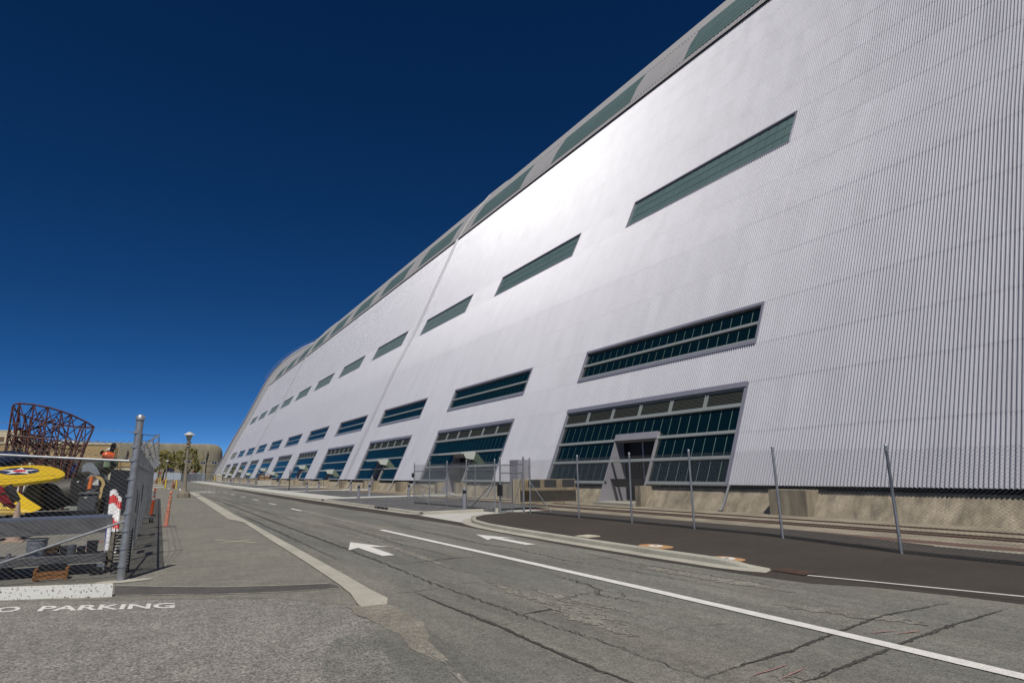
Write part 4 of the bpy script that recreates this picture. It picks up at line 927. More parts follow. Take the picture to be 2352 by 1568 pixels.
# hydrants, yellow posts, kerbs on the left pavement
def hydrant(x, y, lab, s=1):
    t = thing('fire_hydrant', lab, 'fire hydrant', (x, y, 0), 'fire hydrants on the pavement'); hm = M.setdefault('hyd', mat('faded red hydrant paint', (.24, .095, .06), .6, 0, .3, 8))
    MB().lathe([(.2*s, 0), (.2*s, .06*s), (.14*s, .08*s), (.13*s, .5*s), (.17*s, .52*s), (.17*s, .58*s), (.15*s, .6*s), (.12*s, .74*s), (.04*s, .8*s), (.03*s, .86*s)], (x, y, 0), 14).build('barrel', hm, t, True)
    for sx in (-1, 1): MB().tube((x+sx*.1*s, y, .48*s), (x+sx*.27*s, y, .48*s), .075*s, 10).build('outlet', mat('tan outlet', (.42, .3, .16), .6), t, True)
    MB().tube((x, y-.1*s, .42*s), (x, y-.25*s, .42*s), .09*s, 10).build('pumper_outlet', hm, t, True)
hydrant(3.0, 105.5, 'nearest faded red hydrant between yellow posts on the pavement', 1.25); hydrant(2.7, 170, 'farther faded red hydrant beside yellow posts', 1.5); hydrant(1.4, 192, 'farthest dark red hydrant near the parked truck', 1.7)
def ypost(x, y, lab, h=1.25): tag(MB().lathe([(.085, 0), (.085, h-.04), (.05, h)], (x, y, 0), 12).build('yellow_post', yp, None, True), lab, 'bollard', 'yellow steel posts on the pavement')
ypost(2.0, 108.5, 'yellow post left of the nearest hydrant, nearest of all'); ypost(3.32, 104.3, 'yellow post just right of the nearest hydrant'); ypost(3.2, 110, 'yellow post behind the nearest hydrant')
ypost(3.2, 168, 'yellow post right of the farther hydrant', 1.6); ypost(1.7, 176, 'yellow post pair left one, before the parked truck', 1.6); ypost(2.05, 172, 'yellow post pair right one, before the parked truck', 1.6); ypost(-.2, 200, 'yellow post at the front of the parked truck', 1.8)
for (x0, x1, y, lab) in ((-2.5, 2.2, 150, 'farther white kerb strip across the pavement'), (-2.0, 2.0, 118, 'nearer white kerb strip across the pavement')):
    tag(MB().bx(x0, x1, y, y+.5, 0, .18).build('white_kerb', M['walk'], None, False, .02), lab, 'kerb', 'white kerbs on the far pavement')
for pts in ([(2.3, 112), (2.55, 112), (2.7, 107), (2.4, 106)], [(.1, 105), (.5, 105), (.6, 100), (.1, 100)], [(3.7, 104), (3.9, 104), (3.3, 84), (3.2, 84)], [(3.6, 170), (4.3, 150), (4.1, 150), (3.4, 170)]): sheet('white_patch', pts, .021, M['paint'], pave, None)

# orange delineators
def delineator(x, y, lab, lean, faded, base_board):
    t = thing('delineator_post', lab, 'delineator', (x, y, 0)); om = mat('faded orange plastic', (.50, .19, .12), .6, 0, .18, 5) if faded else mat('bright orange plastic', (.62, .10, .025), .5, 0, .08, 5)
    Mx = Matrix.Rotation(lean, 3, 'Y')
    MB().lathe([(.085, .05), (.07, .1), (.062, .55), (.062, .57), (.07, .575), (.07, .60), (.058, .605), (.056, 1.06), (.06, 1.08), (.02, 1.10), (.02, 1.15), (.045, 1.17), (.05, 1.22), (.03, 1.26), (.01, 1.27)], (x, y, 0), 14, Mx).build('post', om, t, True)
    for za, zb in ((.72, .83), (.90, 1.03)): MB().lathe([(.0605, za), (.0605, zb)], (x, y, 0), 14, Mx).build('reflective_band', mat('band white', (.55, .56, .58) if not faded else (.47, .25, .19), .4), t, True)
    if base_board: MB().box((x, y, .03), (.62, .36, .055), .2).build('base', mat('grey rubber base', (.17, .155, .145), .8), t); MB().lathe([(.12, .055), (.09, .075)], (x, y, 0), 12).build('collar', M['red'], t)
    else: MB().lathe([(.2, 0), (.2, .04), (.1, .06)], (x, y, 0), 14).build('base', M['black'], t)
delineator(.62, 26.1, 'faded orange delineator with worn top on a grey rubber base', .055, True, True)
delineator(.16, 34.2, 'bright orange delineator with white bands beside the yard fence', .06, False, False)
cst = thing('caster_dolly', 'small wire frame with dark casters at the foot of the yard fence', 'dolly', (.05, 29.5, 0))
MB().path([(-.25, 29.6, .25), (.15, 29.4, .25), (.2, 29.1, .2), (-.2, 29.0, .2)], .015, 5).build('frame', M['galv'], cst)
for x, y in ((.12, 29.4), (.2, 29.1)): MB().lathe([(.1, -.03), (.1, .03)], (x, y, .1), 12, Matrix.Rotation(RAD(90), 3, 'Y')).build('caster', M['black'], cst)

# ================================================================== YARD FENCE (left)
yf = thing('yard_fence', 'tall chain link yard fence with barbed wire and corner post on the left', 'fence', (-.3, 13.36, 0))
CP = Vector((-.30, 13.36, 0))
mb = MB(); mb.tube(CP, CP+Vector((.03, 0, 2.82)), .062, 14); mb.lathe([(.078, 0), (.078, .05), (.05, .09), (.004, .1)], CP+Vector((.03, 0, 2.81)), 14)
for z in (.25, .55, .85, 1.15, 1.45, 1.75, 2.08, 2.32, 2.58): mb.lathe([(.072, z-.018), (.072, z+.018)], CP, 14)
mb.build('corner_post', M['galv'], yf, True)
sheet('post_footing', [(CP.x+.42*math.cos(a)*(1.2 if math.cos(a) > 0 else .9), CP.y-.1+.2*math.sin(a)) for a in [k*math.pi/8 for k in range(16)]], .0145, M['conc'], yf, None)
FL = Vector((-1.95, 13.75, 0)); fdir = (FL-CP).normalized(); FE = CP+fdir*5.0; up = lambda z, s=0: Vector((0, 0, z+.05*s))
add_mesh(yf, CP, FE, 2.38, .03, .105, .0031)
def rail(a, b, r=.024, nm='rail'): return MB().tube(a, b, r, 10).build(nm, M['galv'], yf, True)
rail(CP+Vector((0, 0, 2.06)), FE+Vector((0, 0, 2.36)))
MB().path([CP+Vector((-.02, -.02, 1.02)), CP+fdir*1.9+Vector((0, 0, .36)), CP+fdir*3.0+Vector((0, 0, .02))], .022, 8).build('brace', M['galv'], yf, True)
rr = random.Random(2)
def barbed(a, b, nm='barbed_wire', sag=.02):
    a, b = Vector(a), Vector(b); L_ = (b-a).length; n_ = max(2, int(L_/.12)); w_ = MB(); pr = None
    for k in range(n_+1):
        t = k/n_; p = a.lerp(b, t)-Vector((0, 0, sag*4*t*(1-t)))+Vector((0, 0, rr.uniform(-.006, .006)))
        if pr is not None: w_.tube(pr, p, .0032, 3, cap=False)
        if k % 1 == 0:
            for q in range(2): d_ = Vector((rr.uniform(-1, 1), rr.uniform(-1, 1), rr.uniform(-1, 1))).normalized()*.022; w_.tube(p-d_, p+d_, .002, 3, cap=False)
        pr = p
    o = w_.build(nm, M['barb'], yf); o['kind'] = 'stuff'
for z, e in ((2.58, .17), (2.36, .18), (2.12, .2)): barbed(CP+Vector((0, 0, z)), FE+Vector((0, 0, z+e*2.6)))
# side run going away along the pavement
sx = lambda y: -.30+.010*(y-13.36)
sy = [16.4]+[16.4+3.05*k for k in range(1, 15)]; prev = CP
ARM = Vector((.34, 0, .32))
for k, y in enumerate(sy):
    p = Vector((sx(y), y, 0)); add_mesh(yf, prev, p, 2.38, .03, .105, .0031)
    post(yf, p, 2.36 if k != 1 else 2.66, .036, ties=False)
    am = MB(); am.box(p+Vector((0, 0, 2.4))+ARM*.5, (.05, .03, ARM.length), M=Matrix.Rotation(math.atan2(ARM.x, ARM.z), 3, 'Y')); am.build('barb_arm', M['galv'], yf)
    rail(prev+Vector((0, 0, 2.05)), p+Vector((0, 0, 2.05)), .021)
    if k < 7:
        for f in (.35, .68, 1.0):
            s0 = (CP+Vector((.03, 0, 2.12+.46*f/1.0*.99))) if k == 0 else prev+Vector((0, 0, 2.4))+ARM*f
            barbed(s0, p+Vector((0, 0, 2.4))+ARM*f, sag=.03)
    prev = p
rail(CP+Vector((.02, .05, .35)), Vector((sx(16.4), 16.4, 1.25)), .02, 'brace')
for k, y in enumerate((18.4, 21.2)):
    t = tag(MB().tube((-.42+k*.05, y, 0), (-.40+k*.05, y, 2.72), .04, 10).tube((-.40+k*.05, y, 2.72), (-.398+k*.05, y, 3.0), .036, 10).build('pipe_pole', mat('dull green pipe', (.075, .10, .055), .6, .2, .25, 4), None, True), ('green steel pipe standing closest behind the corner post', 'green steel pipe standing second behind the corner post')[k], 'pole', 'green pipes behind the yard fence')
for y, z in ((16.9, 1.25), (18.9, 1.1), (22.5, 1.3), (17.8, .6)):
    pl = thing('fence_sign', {16.9: 'dark plate hanging on the side fence nearest the corner post', 18.9: 'dark plate on the side fence, second from the corner', 22.5: 'dark plate on the side fence, farthest along', 17.8: 'low dark plate on the side fence near the ground'}[y], 'sign', (sx(y)+.03, y, z))
    MB().box((sx(y)+.035, y, z), (.012, .62, .5)).build('plate', mat('slate plate', (.05, .055, .075), .5), pl)

# white kerb block in front of the yard
wk_ = thing('white_kerb', 'thick white kerb block with cracked paint in front of the yard', 'kerb', (-1.2, 12.3, 0))
KA, KB = Vector((-.38, 11.80, 0)), Vector((-4.4, 13.45, 0)); kd = (KB-KA).normalized(); kn = gp(260, 1340, .19)-KA; kn.z = 0; kn = kn/.42
L_ = (KB-KA).length; mb = MB(); nS = 12; rk = random.Random(9); ringsK = []
for k in range(nS+1):
    p = KA+kd*(L_*k/nS); j = rk.uniform(-.012, .012)
    ringsK.append([p+Vector((0, 0, .0)), p+kn*(.10+j)+Vector((0, 0, .17+j)), p+kn*.14+Vector((0, 0, .19)), p+kn*.42+Vector((0, 0, .19)), p+kn*.46])
for a, b in zip(ringsK, ringsK[1:]):
    for q in range(4): mb.quad(a[q], a[q+1], b[q+1], b[q])
mb.poly(ringsK[0]); mb.poly(ringsK[-1][::-1]); mb.build('block', M['wkerb'], wk_)
# ================================================================== YARD: rusted airframe, wing, fuselages and clutter behind the fence
cols = {}
def C(name, col, rough=.6, metal=0, var=.15, scale=5, **k):
    if name not in cols: cols[name] = mat(name, col, rough, metal, var, scale, **k)
    return cols[name]
# ---- rusted tubular airframe standing on end
af = thing('airframe_skeleton', 'tall rusted tube airframe skeleton with pointed curved top', 'airframe', (-4.2, 37, 0))
YN, YFR = 35.0, 38.2
near = [(28, 935), (32, 929), (45, 925.5), (78, 929), (110, 935), (141, 944), (163, 952), (178, 959), (197, 968), (216, 980)]
far_ = [(29, 936), (36, 942), (45, 949), (57, 954.5), (70, 959), (95, 966), (125, 972), (155, 977), (185, 981), (216, 981)]
N = [at(x, y, YN+.6*abs(k-4.5)/4.5*(1 if k > 4 else 0)) for k, (x, y) in enumerate(near)]; Fp = [at(x, y, YFR-1.6*max(0, k-6)/3) for k, (x, y) in enumerate(far_)]
sn = 0
def strut(a, b, r=.03): MB().tube(a, b, r, 5).build('strut', M['rust'], af)
for ring in (N, Fp):
    for a, b in zip(ring, ring[1:]): strut(a, b, .042)
for a, b in zip(N[1:-1], Fp[1:-1]): strut(a, b, .024)
def lower(ring, zf): return [Vector((p.x-(.0 if k < 6 else .07*(k-5)), p.y, zf(k))) for k, p in enumerate(ring)]
N2, F2 = lower(N, lambda k: 3.75-.06*k), lower(Fp, lambda k: 3.62-.06*k)
N3, F3 = lower(N2, lambda k: 2.9-.05*k), lower(F2, lambda k: 2.8-.05*k); N4, F4 = lower(N3, lambda k: .35), lower(F3, lambda k: .35)
ks = [0, 2, 3, 4, 5, 6, 8, 9]
for k in ks:
    for A, B, C_ in ((N, N2, N4), (Fp, F2, F4)): strut(A[k], B[k], .034); strut(B[k], C_[k], .052)
for A in (N2, F2, N3, F3):
    for a, b in zip(ks, ks[1:]): strut(A[a], A[b], .034)
for a, b in zip(ks, ks[1:]):
    strut(N[a], N2[b], .024); strut(N[b], F2[a], .022); strut(Fp[a], F2[b], .022); strut(N2[a], F2[b], .022); strut(N3[a], N4[b], .028); strut(N2[b], N3[a], .024); strut(F3[b], F4[a], .026); strut(N3[b], F3[a], .02); strut(N2[a], F2[a], .026); strut(N3[a], F3[a], .026)
arc = [at(x, y, 35.6) for x, y in ((30, 962), (36, 980), (48, 988), (62, 989), (80, 983), (98, 974), (112, 968), (128, 964))]
for a, b in zip(arc, arc[1:]): strut(a, b, .05)
rf = random.Random(4)
for k in range(70):
    a = N2[rf.choice(ks)].lerp(F2[rf.choice(ks)], rf.random()); b = (N if rf.random() < .25 else (N3 if rf.random() < .5 else N4))[rf.choice(ks)].lerp((Fp if rf.random() < .25 else (F3 if rf.random() < .5 else F4))[rf.choice(ks)], rf.random()); b = a.lerp(b, min(1, 1.6/max(.1, (b-a).length))); strut(a, b, rf.uniform(.016, .034))
# ---- yellow wing with roundel
wg = thing('aircraft_wing', 'yellow wing with rounded tip and star roundel lying behind the fence', 'aircraft wing', tuple(at(60, 1090, 28.5)))
A, B, Cc = at(0, 1071.6, 30.6), at(0, 1112, 27.9), at(150, 1087, 29.4); wn_ = (B-A).cross(Cc-A).normalized(); wn_ = wn_ if wn_.z > 0 else -wn_
def wp_(x, y): return plane_at(x, y, A, wn_)
outl = [(-70, 1079), (0, 1071.8), (40, 1069), (70, 1067.6), (100, 1068.6), (118, 1071), (132, 1075), (143, 1080), (149, 1085), (150, 1088), (147, 1092), (138, 1095.6), (120, 1098.7), (60, 1106.5), (0, 1112.5), (-70, 1121)]
MB().prism([wp_(x, y) for x, y in outl], -wn_*.13).build('panel', C('yellow fabric', (.60, .40, .012), .45, 0, .05, 1.5), wg, bevel=.02)
for a, b in (((-70, 1107), (121, 1091)), ((-70, 1113), (40, 1103.6)), ((121, 1091), (128, 1094))):
    p, q = wp_(*a), wp_(*b); d_ = (q-p).normalized().cross(wn_)*.014
    MB().prism([p+d_, q+d_, q-d_, p-d_], wn_*.004).build('aileron_gap', M['black'], wg)
cR = wp_(44.7, 1081.6); eu = (wp_(81, 1081.6)-cR); ru = eu.length; eu.normalize(); ev = wn_.cross(eu).normalized()
# the roundel keeps its round shape on the wing; its radius follows the chord
ru = .60
def disc(r, n, h, m, star=False):
    pts = []
    for k in range(n):
        a = 2*math.pi*k/n+(math.pi*.93 if star else 0); rr_ = r if not star or k % 2 == 0 else r*.382; pts.append(cR+eu*rr_*math.cos(a)+ev*rr_*math.sin(a)+wn_*h)
    o = MB()
    c = len(pts); vs = pts+[p+wn_*.003 for p in pts]+[cR+wn_*(h+.003)]
    o.add(vs, [(k, (k+1) % c, c+(k+1) % c, c+k) for k in range(c)]+[(c+k, c+(k+1) % c, 2*c) for k in range(c)]); return o.build('roundel', m, wg)
disc(ru, 36, .001, C('insignia blue', (.012, .02, .07), .5)); disc(ru*.99, 10, .005, C('insignia white', (.66, .66, .66), .5), True); disc(ru*.33, 24, .009, C('insignia red', (.45, .015, .03), .5))
# ---- yellow fin, red gear leg, cones
fn = thing('aircraft_fin', 'yellow fabric tail surface leaning on the ground behind the grey cone', 'aircraft part', tuple(gp(40, 1176)))
def g2(x, y, Y): return at(x, y, Y)
MB().prism([g2(-30, 1140, 25.4), g2(20, 1128, 25.8), g2(36, 1131, 25.8), g2(60, 1148, 25.5), g2(92, 1168, 25.2), g2(74, 1176, 25.0), g2(-30, 1176, 25)], Vector((.03, .08, .03))).build('panel', cols['yellow fabric'], fn)
pl_ = thing('yellow_plank', 'flat yellow panel on the ground at the left edge', 'aircraft part', tuple(g2(10, 1172, 24)))
MB().prism([g2(-60, 1169, 24), g2(30, 1169, 24.6), g2(58, 1176, 23.6), g2(-60, 1178, 23)], (0, 0, -.06)).build('panel', C('dull yellow', (.52, .36, .09), .6), pl_)
gl_ = thing('landing_gear', 'red landing gear fairing with dark spoked wheel at the left edge', 'aircraft part', tuple(gp(15, 1180)))
MB().prism([g2(-8, 1112, 24.3), g2(6, 1120, 24.3), g2(20, 1145, 24.3), g2(36, 1164, 24.3), g2(30, 1169, 24.3), g2(10, 1160, 24.3), g2(-12, 1145, 24.3)], (0, .25, 0)).build('fairing', C('deep red paint', (.20, .008, .012), .4), gl_, bevel=.03)
MB().tube(g2(18, 1116, 24.4), g2(39, 1150, 24.35), .11, 8).build('strut', M['black'], gl_, True)
wc = g2(10, 1160, 24.1); tr_ = MB()
for k in range(20):
    a, b = 2*math.pi*k/20, 2*math.pi*(k+1)/20; tr_.tube(wc+Vector((.34*math.cos(a), 0, .34*math.sin(a))), wc+Vector((.34*math.cos(b), 0, .34*math.sin(b))), .035, 5)
tr_.build('tyre', M['black'], gl_); sp_ = MB()
for k in range(12): a = 2*math.pi*k/12; sp_.tube(wc, wc+Vector((.33*math.cos(a), 0, .33*math.sin(a))), .008, 3)
sp_.build('spokes', M['black'], gl_)
def cone(px, Y, h, r, m, lab, cols_=None):
    b = at(px, 1100, Y); t = thing('traffic_cone', lab, 'cone', (b.x, Y, 0)); MB().lathe([(r, .0), (r*.18, h)], (b.x, Y, 0), 14).build('body', m, t, True); MB().box((b.x, Y, .02), (r*2.6, r*2.6, .04)).build('base', m, t)
cone(51, 23.2, 1.12, .19, C('tan cone', (.36, .26, .20), .7), 'faded tan traffic cone in front of the yellow fin'); cone(46, 14.9, .44, .14, C('grey cone', (.11, .11, .13), .7), 'low dark grey cone on the ground under the rack'); cone(236, 44, .75, .2, C('orange cone', (.60, .12, .03), .6), 'small orange traffic cone beside the black panel')
# ---- cowling and grey fuselage parts
cw_ = thing('engine_cowling', 'big grey engine cowling lying below the yellow wing', 'aircraft part', tuple(gp(115, 1160)))
c0 = at(118, 1136, 31.5); Mx = Matrix.Rotation(RAD(80), 3, 'Y') @ Matrix.Rotation(.2, 3, 'X')
MB().lathe([(.22, -.85), (.4, -.8), (.56, -.4), (.6, .1), (.54, .6), (.52, .8)], c0, 20, Mx).build('shell', C('grey fuselage metal', (.055, .052, .046), .6, .15), cw_, True)
MB().lathe([(.45, -.2), (.5, .2)], at(82, 1138, 31), 16, Mx).build('ring', C('olive steel', (.10, .09, .035), .6), cw_, True)
for k in range(16): a = rf.uniform(0, 6.28); p = at(82, 1134, 30.8); MB().tube(p+Vector((rf.uniform(-.4, .4), 0, rf.uniform(-.45, .45))), p+Vector((rf.uniform(-.45, .45), .2, rf.uniform(-.45, .45))), .022, 5).build('pipe', C('yellow brown pipe', (.30, .2, .03), .6) if k % 2 else M['rust'], cw_)
MB().bx(c0.x-1.3, c0.x+1.6, 31.2, 32.8, .12, .42).build('skid', M['black'], cw_)
nf = thing('navy_fuselage', 'dark navy aircraft nose behind the fence rail at the left edge', 'aircraft part', tuple(at(5, 1080, 33)))
MB().lathe([(.05, -1.1), (.2, -.9), (.36, -.4), (.42, .3), (.40, 2.0)], at(-4, 1058, 33), 20, Matrix.Rotation(RAD(-100), 3, 'Y')).build('body', C('navy paint', (.012, .02, .05), .3), nf, True)
MB().bx(-6.9, -5.9, 33, 34, 0, 2.0).build('stand', M['black'], nf)
# ---- green fuselage with orange spinner and three blades
gf = thing('propeller_aircraft', 'dark green aircraft nose with orange spinner and three black blades', 'aircraft', tuple(at(245, 1100, 40)))
s0 = at(252, 1048, 40); Mx = Matrix.Rotation(RAD(-70), 3, 'Y') @ Matrix.Rotation(RAD(20), 3, 'X')
MB().lathe([(.03, .40), (.10, .38), (.19, .26), (.24, .08), (.25, -.12), (.2, -.16)], s0, 18, Mx).build('spinner', C('orange gloss', (.60, .10, .02), .3), gf, True)
for tip in ((263.5, 1017), (231, 1037), (226, 1078)):
    tp_ = at(*tip, 39.8); d_ = (tp_-s0).normalized(); n2 = d_.cross(Vector((0, 1, 0))).normalized()
    MB().prism([s0+n2*.07, s0+d_*.5+n2*.13, tp_-d_*.1+n2*.13, tp_+n2*.06, tp_-n2*.06, tp_-d_*.1-n2*.12, s0+d_*.5-n2*.12, s0-n2*.07], (0, .05, 0)).build('blade', M['black'], gf)
MB().tube(at(258, 1060, 40.4), at(226, 1083, 41.5), .34, 10, .5).build('fuselage', C('dark green paint', (.045, .06, .032), .5), gf, True)
MB().tube(at(246, 1056, 40), at(244, 1072, 40), .16, 8, .2).build('oil_cooler', C('pale green paint', (.16, .22, .14), .5), gf, True)
MB().tube(at(226, 1083, 41.5), at(110, 1078, 44), .5, 10, .7).build('rear_fuselage', C('olive drab', (.05, .045, .03), .6), gf, True)
for px in (238, 215): MB().tube(at(px, 1080, 41), Vector((at(px, 1080, 41).x, 41, 0)), .06, 6).build('leg', M['rust'], gf)
MB().prism([at(150, 1079, 39), at(176, 1062, 39), at(178, 1080, 39), at(160, 1088, 39)], (0, .1, 0)).build('blue_panel', C('blue panel', (.03, .06, .22), .5), gf)
# ---- wheeled bin with odds and ends
bn = thing('wheeled_bin', 'grey wheeled rubbish bin behind the steel rack', 'bin', tuple(at(207, 1100, 33.0)[:2])+(0,)); bx0 = at(207, 1100, 33.0).x
def frus(mb, cx, cy, z0, z1, a0, b0, a1, b1):
    vs = [(cx+s*a, cy+t*b, z) for (z, a, b) in ((z0, a0, b0), (z1, a1, b1)) for s, t in ((-1, -1), (1, -1), (1, 1), (-1, 1))]
    return mb.add(vs, [(0, 1, 2, 3), (4, 7, 6, 5), (0, 4, 5, 1), (1, 5, 6, 2), (2, 6, 7, 3), (3, 7, 4, 0)])
gb = C('grey bin plastic', (.085, .09, .10), .5)
frus(MB(), bx0, 33.0, .08, 1.08, .27, .3, .36, .4).build('body', gb, bn, bevel=.03); MB().bx(bx0-.42, bx0+.42, 32.56, 33.44, 1.08, 1.16).build('rim', gb, bn, bevel=.015)
MB().lathe([(.2, 0), (.2, .012)], (bx0-.02, 32.70, .58), 20, Matrix.Rotation(RAD(86), 3, 'X')).build('roundel_panel', C('bin panel', (.10, .105, .115), .5), bn); MB().lathe([(.06, 0), (.06, .01)], (bx0-.05, 32.62, .98), 12, Matrix.Rotation(RAD(86), 3, 'X')).build('emblem', M['walk'], bn)
for s in (-.3, .3): MB().lathe([(.13, -.03), (.13, .03)], (bx0+s, 33.3, .13), 14, Matrix.Rotation(RAD(90), 3, 'Y')).build('wheel', M['black'], bn)
bl_ = thing('black_tarp_bundle', 'crumpled black tarpaulin bundle above the grey bin', 'tarpaulin', (bx0, 34.6, 0)); mb = MB(); rb = random.Random(8); pr_ = []
for k in range(9): z = .15+1.75*k/8; r_ = .62*math.sin(math.pi*(.18+.72*k/8))+.1; pr_.append((r_, z))
vs = []; n = 14
for r_, z in pr_:
    for q in range(n): a = 2*math.pi*q/n; r2 = r_*rb.uniform(.82, 1.15); vs.append((bx0+.1+r2*1.15*math.cos(a), 34.8+r2*math.sin(a), z+rb.uniform(-.06, .06)))
mb.add(vs, [(j*n+q, j*n+(q+1) % n, (j+1)*n+(q+1) % n, (j+1)*n+q) for j in range(8) for q in range(n)]+[tuple(8*n+q for q in range(n))]); mb.build('sheet', C('black sheet', (.02, .02, .02), .35), bl_)
cl_ = thing('clear_sheet', 'translucent grey plastic sheet draped on the black bundle', 'plastic sheet', (bx0+.1, 35.2, 0)); p_ = [at(x, y, 35.4) for x, y in ((187, 1083), (190, 1068), (199, 1062), (212, 1062), (222, 1073), (231, 1090), (222, 1092), (205, 1082))]
MB().prism(p_, (.0, .7, -.1)).build('sheet', C('clear plastic', (.24, .26, .29), .3), cl_)
ot = thing('orange_tube', 'orange delineator tube standing in the grey bin', 'tube', tuple(at(205, 1120, 33))); MB().tube(at(204.5, 1123, 33), at(211, 1094, 33.1), .085, 10, .075).build('tube', C('orange plastic', (.56, .13, .02), .5), ot, True); MB().lathe([(.09, -.04), (.09, .04)], at(210, 1098, 33.1), 10).build('collar', cols['orange plastic'], ot)
yb_ = thing('plywood_arch', 'curved yellow plywood arch right of the grey bin', 'plywood', tuple(at(236, 1120, 33.6))); op = [(219, 1093), (226, 1092.5), (234, 1096), (240, 1104), (241.5, 1112), (237, 1120), (226, 1174), (222, 1176), (230, 1120), (234, 1112), (232, 1104), (226, 1099), (219, 1097)]
MB().prism([at(x, y, 33.6) for x, y in op], (0, .06, 0)).build('panel', C('plywood yellow', (.50, .36, .15), .7), yb_)
for x in (191, 189): pass
od = thing('trestle', 'orange folding trestle between the airframe and the bin', 'trestle', tuple(gp(172, 1165))); to = C('orange red paint', (.48, .09, .03), .5)
for a, b in (((160, 1148), (165, 1108)), ((165, 1108), (174, 1140)), ((166, 1136), (172, 1106)), ((176, 1136), (172, 1106)), ((162, 1110), (176, 1108))): MB().tube(at(*a, 36), at(*b, 36), .05, 5).build('leg', to, od)
bd = thing('leaning_board', 'large black door sized panel leaning behind the corner post', 'panel', tuple(gp(265, 1190))); MB().prism([at(256, 1077, 22.6), at(300, 1080, 22.2), at(285, 1182, 21.8), at(238, 1182, 22.2)], (0, .05, 0)).build('board', M['black'], bd)
rp_ = None; RP = ((252, 1180, 257.5, 1127), (256, 1180, 262, 1124), (260, 1180, 265, 1126), (264, 1180, 268, 1132), (268, 1180, 273, 1140), (272, 1180, 276, 1143))
LB = ('red and white pole at the left of the bundle', 'tallest red and white pole in the bundle', 'red and white pole third from the left in the bundle', 'red and white pole third from the right in the bundle', 'red and white pole second from the right in the bundle', 'shortest red and white pole at the right of the bundle')
for (xa, ya, xb_, yb2), lab in zip(RP, LB):
    p, q = at(xa, ya, 18.6), at(xb_, yb2, 18.8); p = p+(p-q)*((p.z-.0)/(q.z-p.z)); t = thing('marker_pole', lab, 'pole', tuple(p), 'bundle of red and white poles'); L2 = (q-p).length; d_ = (q-p).normalized()
    MB().tube(p, q, .045, 10).build('pole', C('white plastic pole', (.62, .62, .62), .4), t, True)
    for f in (.42, .78): MB().tube(p+d_*L2*f, p+d_*L2*(f+.13), .0465, 10).build('red_band', C('red band', (.50, .02, .02), .4), t, True)
# ---- steel rack on casters with its load
rk_ = thing('steel_rack', 'long grey steel rack on casters just inside the yard fence', 'rack', (-2.5, 15.2, 0)); sm = C('weathered steel', (.115, .115, .12), .6, .2, .3, 3); up_m = C('timber post', (.10, .085, .06), .8, 0, .3, 4)
MB().bx(-7, -.62, 15.35, 15.6, .80, 1.0).build('beam', sm, rk_, bevel=.01); MB().bx(-7, -.62, 15.0, 15.75, 1.0, 1.03).build('top_plate', C('blue grey plate', (.12, .14, .19), .4, .2), rk_)
MB().bx(-7, -.58, 15.0, 15.04, .72, .999).build('side_channel', sm, rk_); MB().bx(-7, -.6, 14.55, 14.7, .22, .37).build('beam', sm, rk_, bevel=.01); MB().bx(-7, -.6, 14.7, 15.5, .30, .33).build('shelf', sm, rk_)
MB().prism([(-.66, 14.6, .12), (-.52, 14.6, .12), (-.44, 14.95, .72), (-.60, 14.95, .72)], (0, .12, 0)).build('upright', up_m, rk_); MB().bx(-5.2, -5.05, 14.9, 15.2, .12, .8).build('upright', up_m, rk_)
MB().lathe([(.07, -.025), (.07, .025)], (-.68, 14.5, .07), 14, Matrix.Rotation(RAD(80), 3, 'Y')).build('caster', M['black'], rk_); MB().bx(-.73, -.61, 14.46, 14.56, .07, .2).build('caster_fork', M['galv'], rk_)
bs_ = thing('slatted_basket', 'black slatted basket between the rack and the corner post', 'basket', (-.35, 14.6, 0))
for k in range(13): MB().bx(-.50, -.2, 14.35+k*.004, 14.38+k*.004, .08+k*.055, .105+k*.055).build('slat', M['black'], bs_)
for x in (-.5, -.22): MB().bx(x, x+.02, 14.38, 14.44, .0, .82).build('upright', M['black'], bs_)
rl = thing('sheet_roll', 'white roll with blue edge leaning on the rack upright', 'roll', (-.75, 14.7, .3)); MB().tube(at(243, 1283, 14.75), at(252, 1206, 14.95), .04, 10).build('roll', C('white roll', (.62, .62, .63), .5), rl, True); MB().prism([at(238, 1283, 14.85), at(243, 1283, 14.85), at(249, 1206, 15.0), at(243, 1208, 15.0)], (0, .02, 0)).build('blue_edge', C('blue sheet', (.03, .05, .25), .4), rl)
def box_t(nm, lab, cat, x0, x1, y0, y1, Y, m, dp=.3):
    a, b = at(x0, y1, Y), at(x1, y0, Y); t = thing(nm, lab, cat, (a.x, Y, a.z)); MB().bx(a.x, b.x, Y, Y+dp, a.z, b.z).build('case', m, t, bevel=.01); MB().bx(a.x-.01, b.x+.01, Y-.01, Y+dp+.01, b.z-.035, b.z+.004).build('rim', m, t)
c1 = at(83, 1259, 14.95); bk = thing('grey_bucket', 'pale grey bucket standing on the lower shelf of the rack', 'bucket', (c1.x, 15.0, .33)); MB().lathe([(.145, .33), (.165, .64), (.175, .645), (.175, .67), (.16, .67), (.15, .5)], (c1.x, 15.0, 0), 18).build('body', C('bucket grey', (.24, .25, .28), .5), bk, True)
box_t('open_box', 'dark box with brown inside left on the rack shelf', 'box', 103, 134, 1255, 1273, 14.95, C('dark brown box', (.05, .028, .012), .7)); box_t('open_box', 'dark box in the middle of the rack shelf', 'box', 136, 160, 1256, 1273, 14.95, C('dark box', (.018, .016, .016), .6)); box_t('black_bin', 'tall black bin at the right of the rack shelf', 'bin', 197, 224, 1243, 1273, 14.95, M['black']); box_t('open_box', 'small black box beside the tall black bin', 'box', 176, 194, 1256, 1273, 14.95, M['black'])
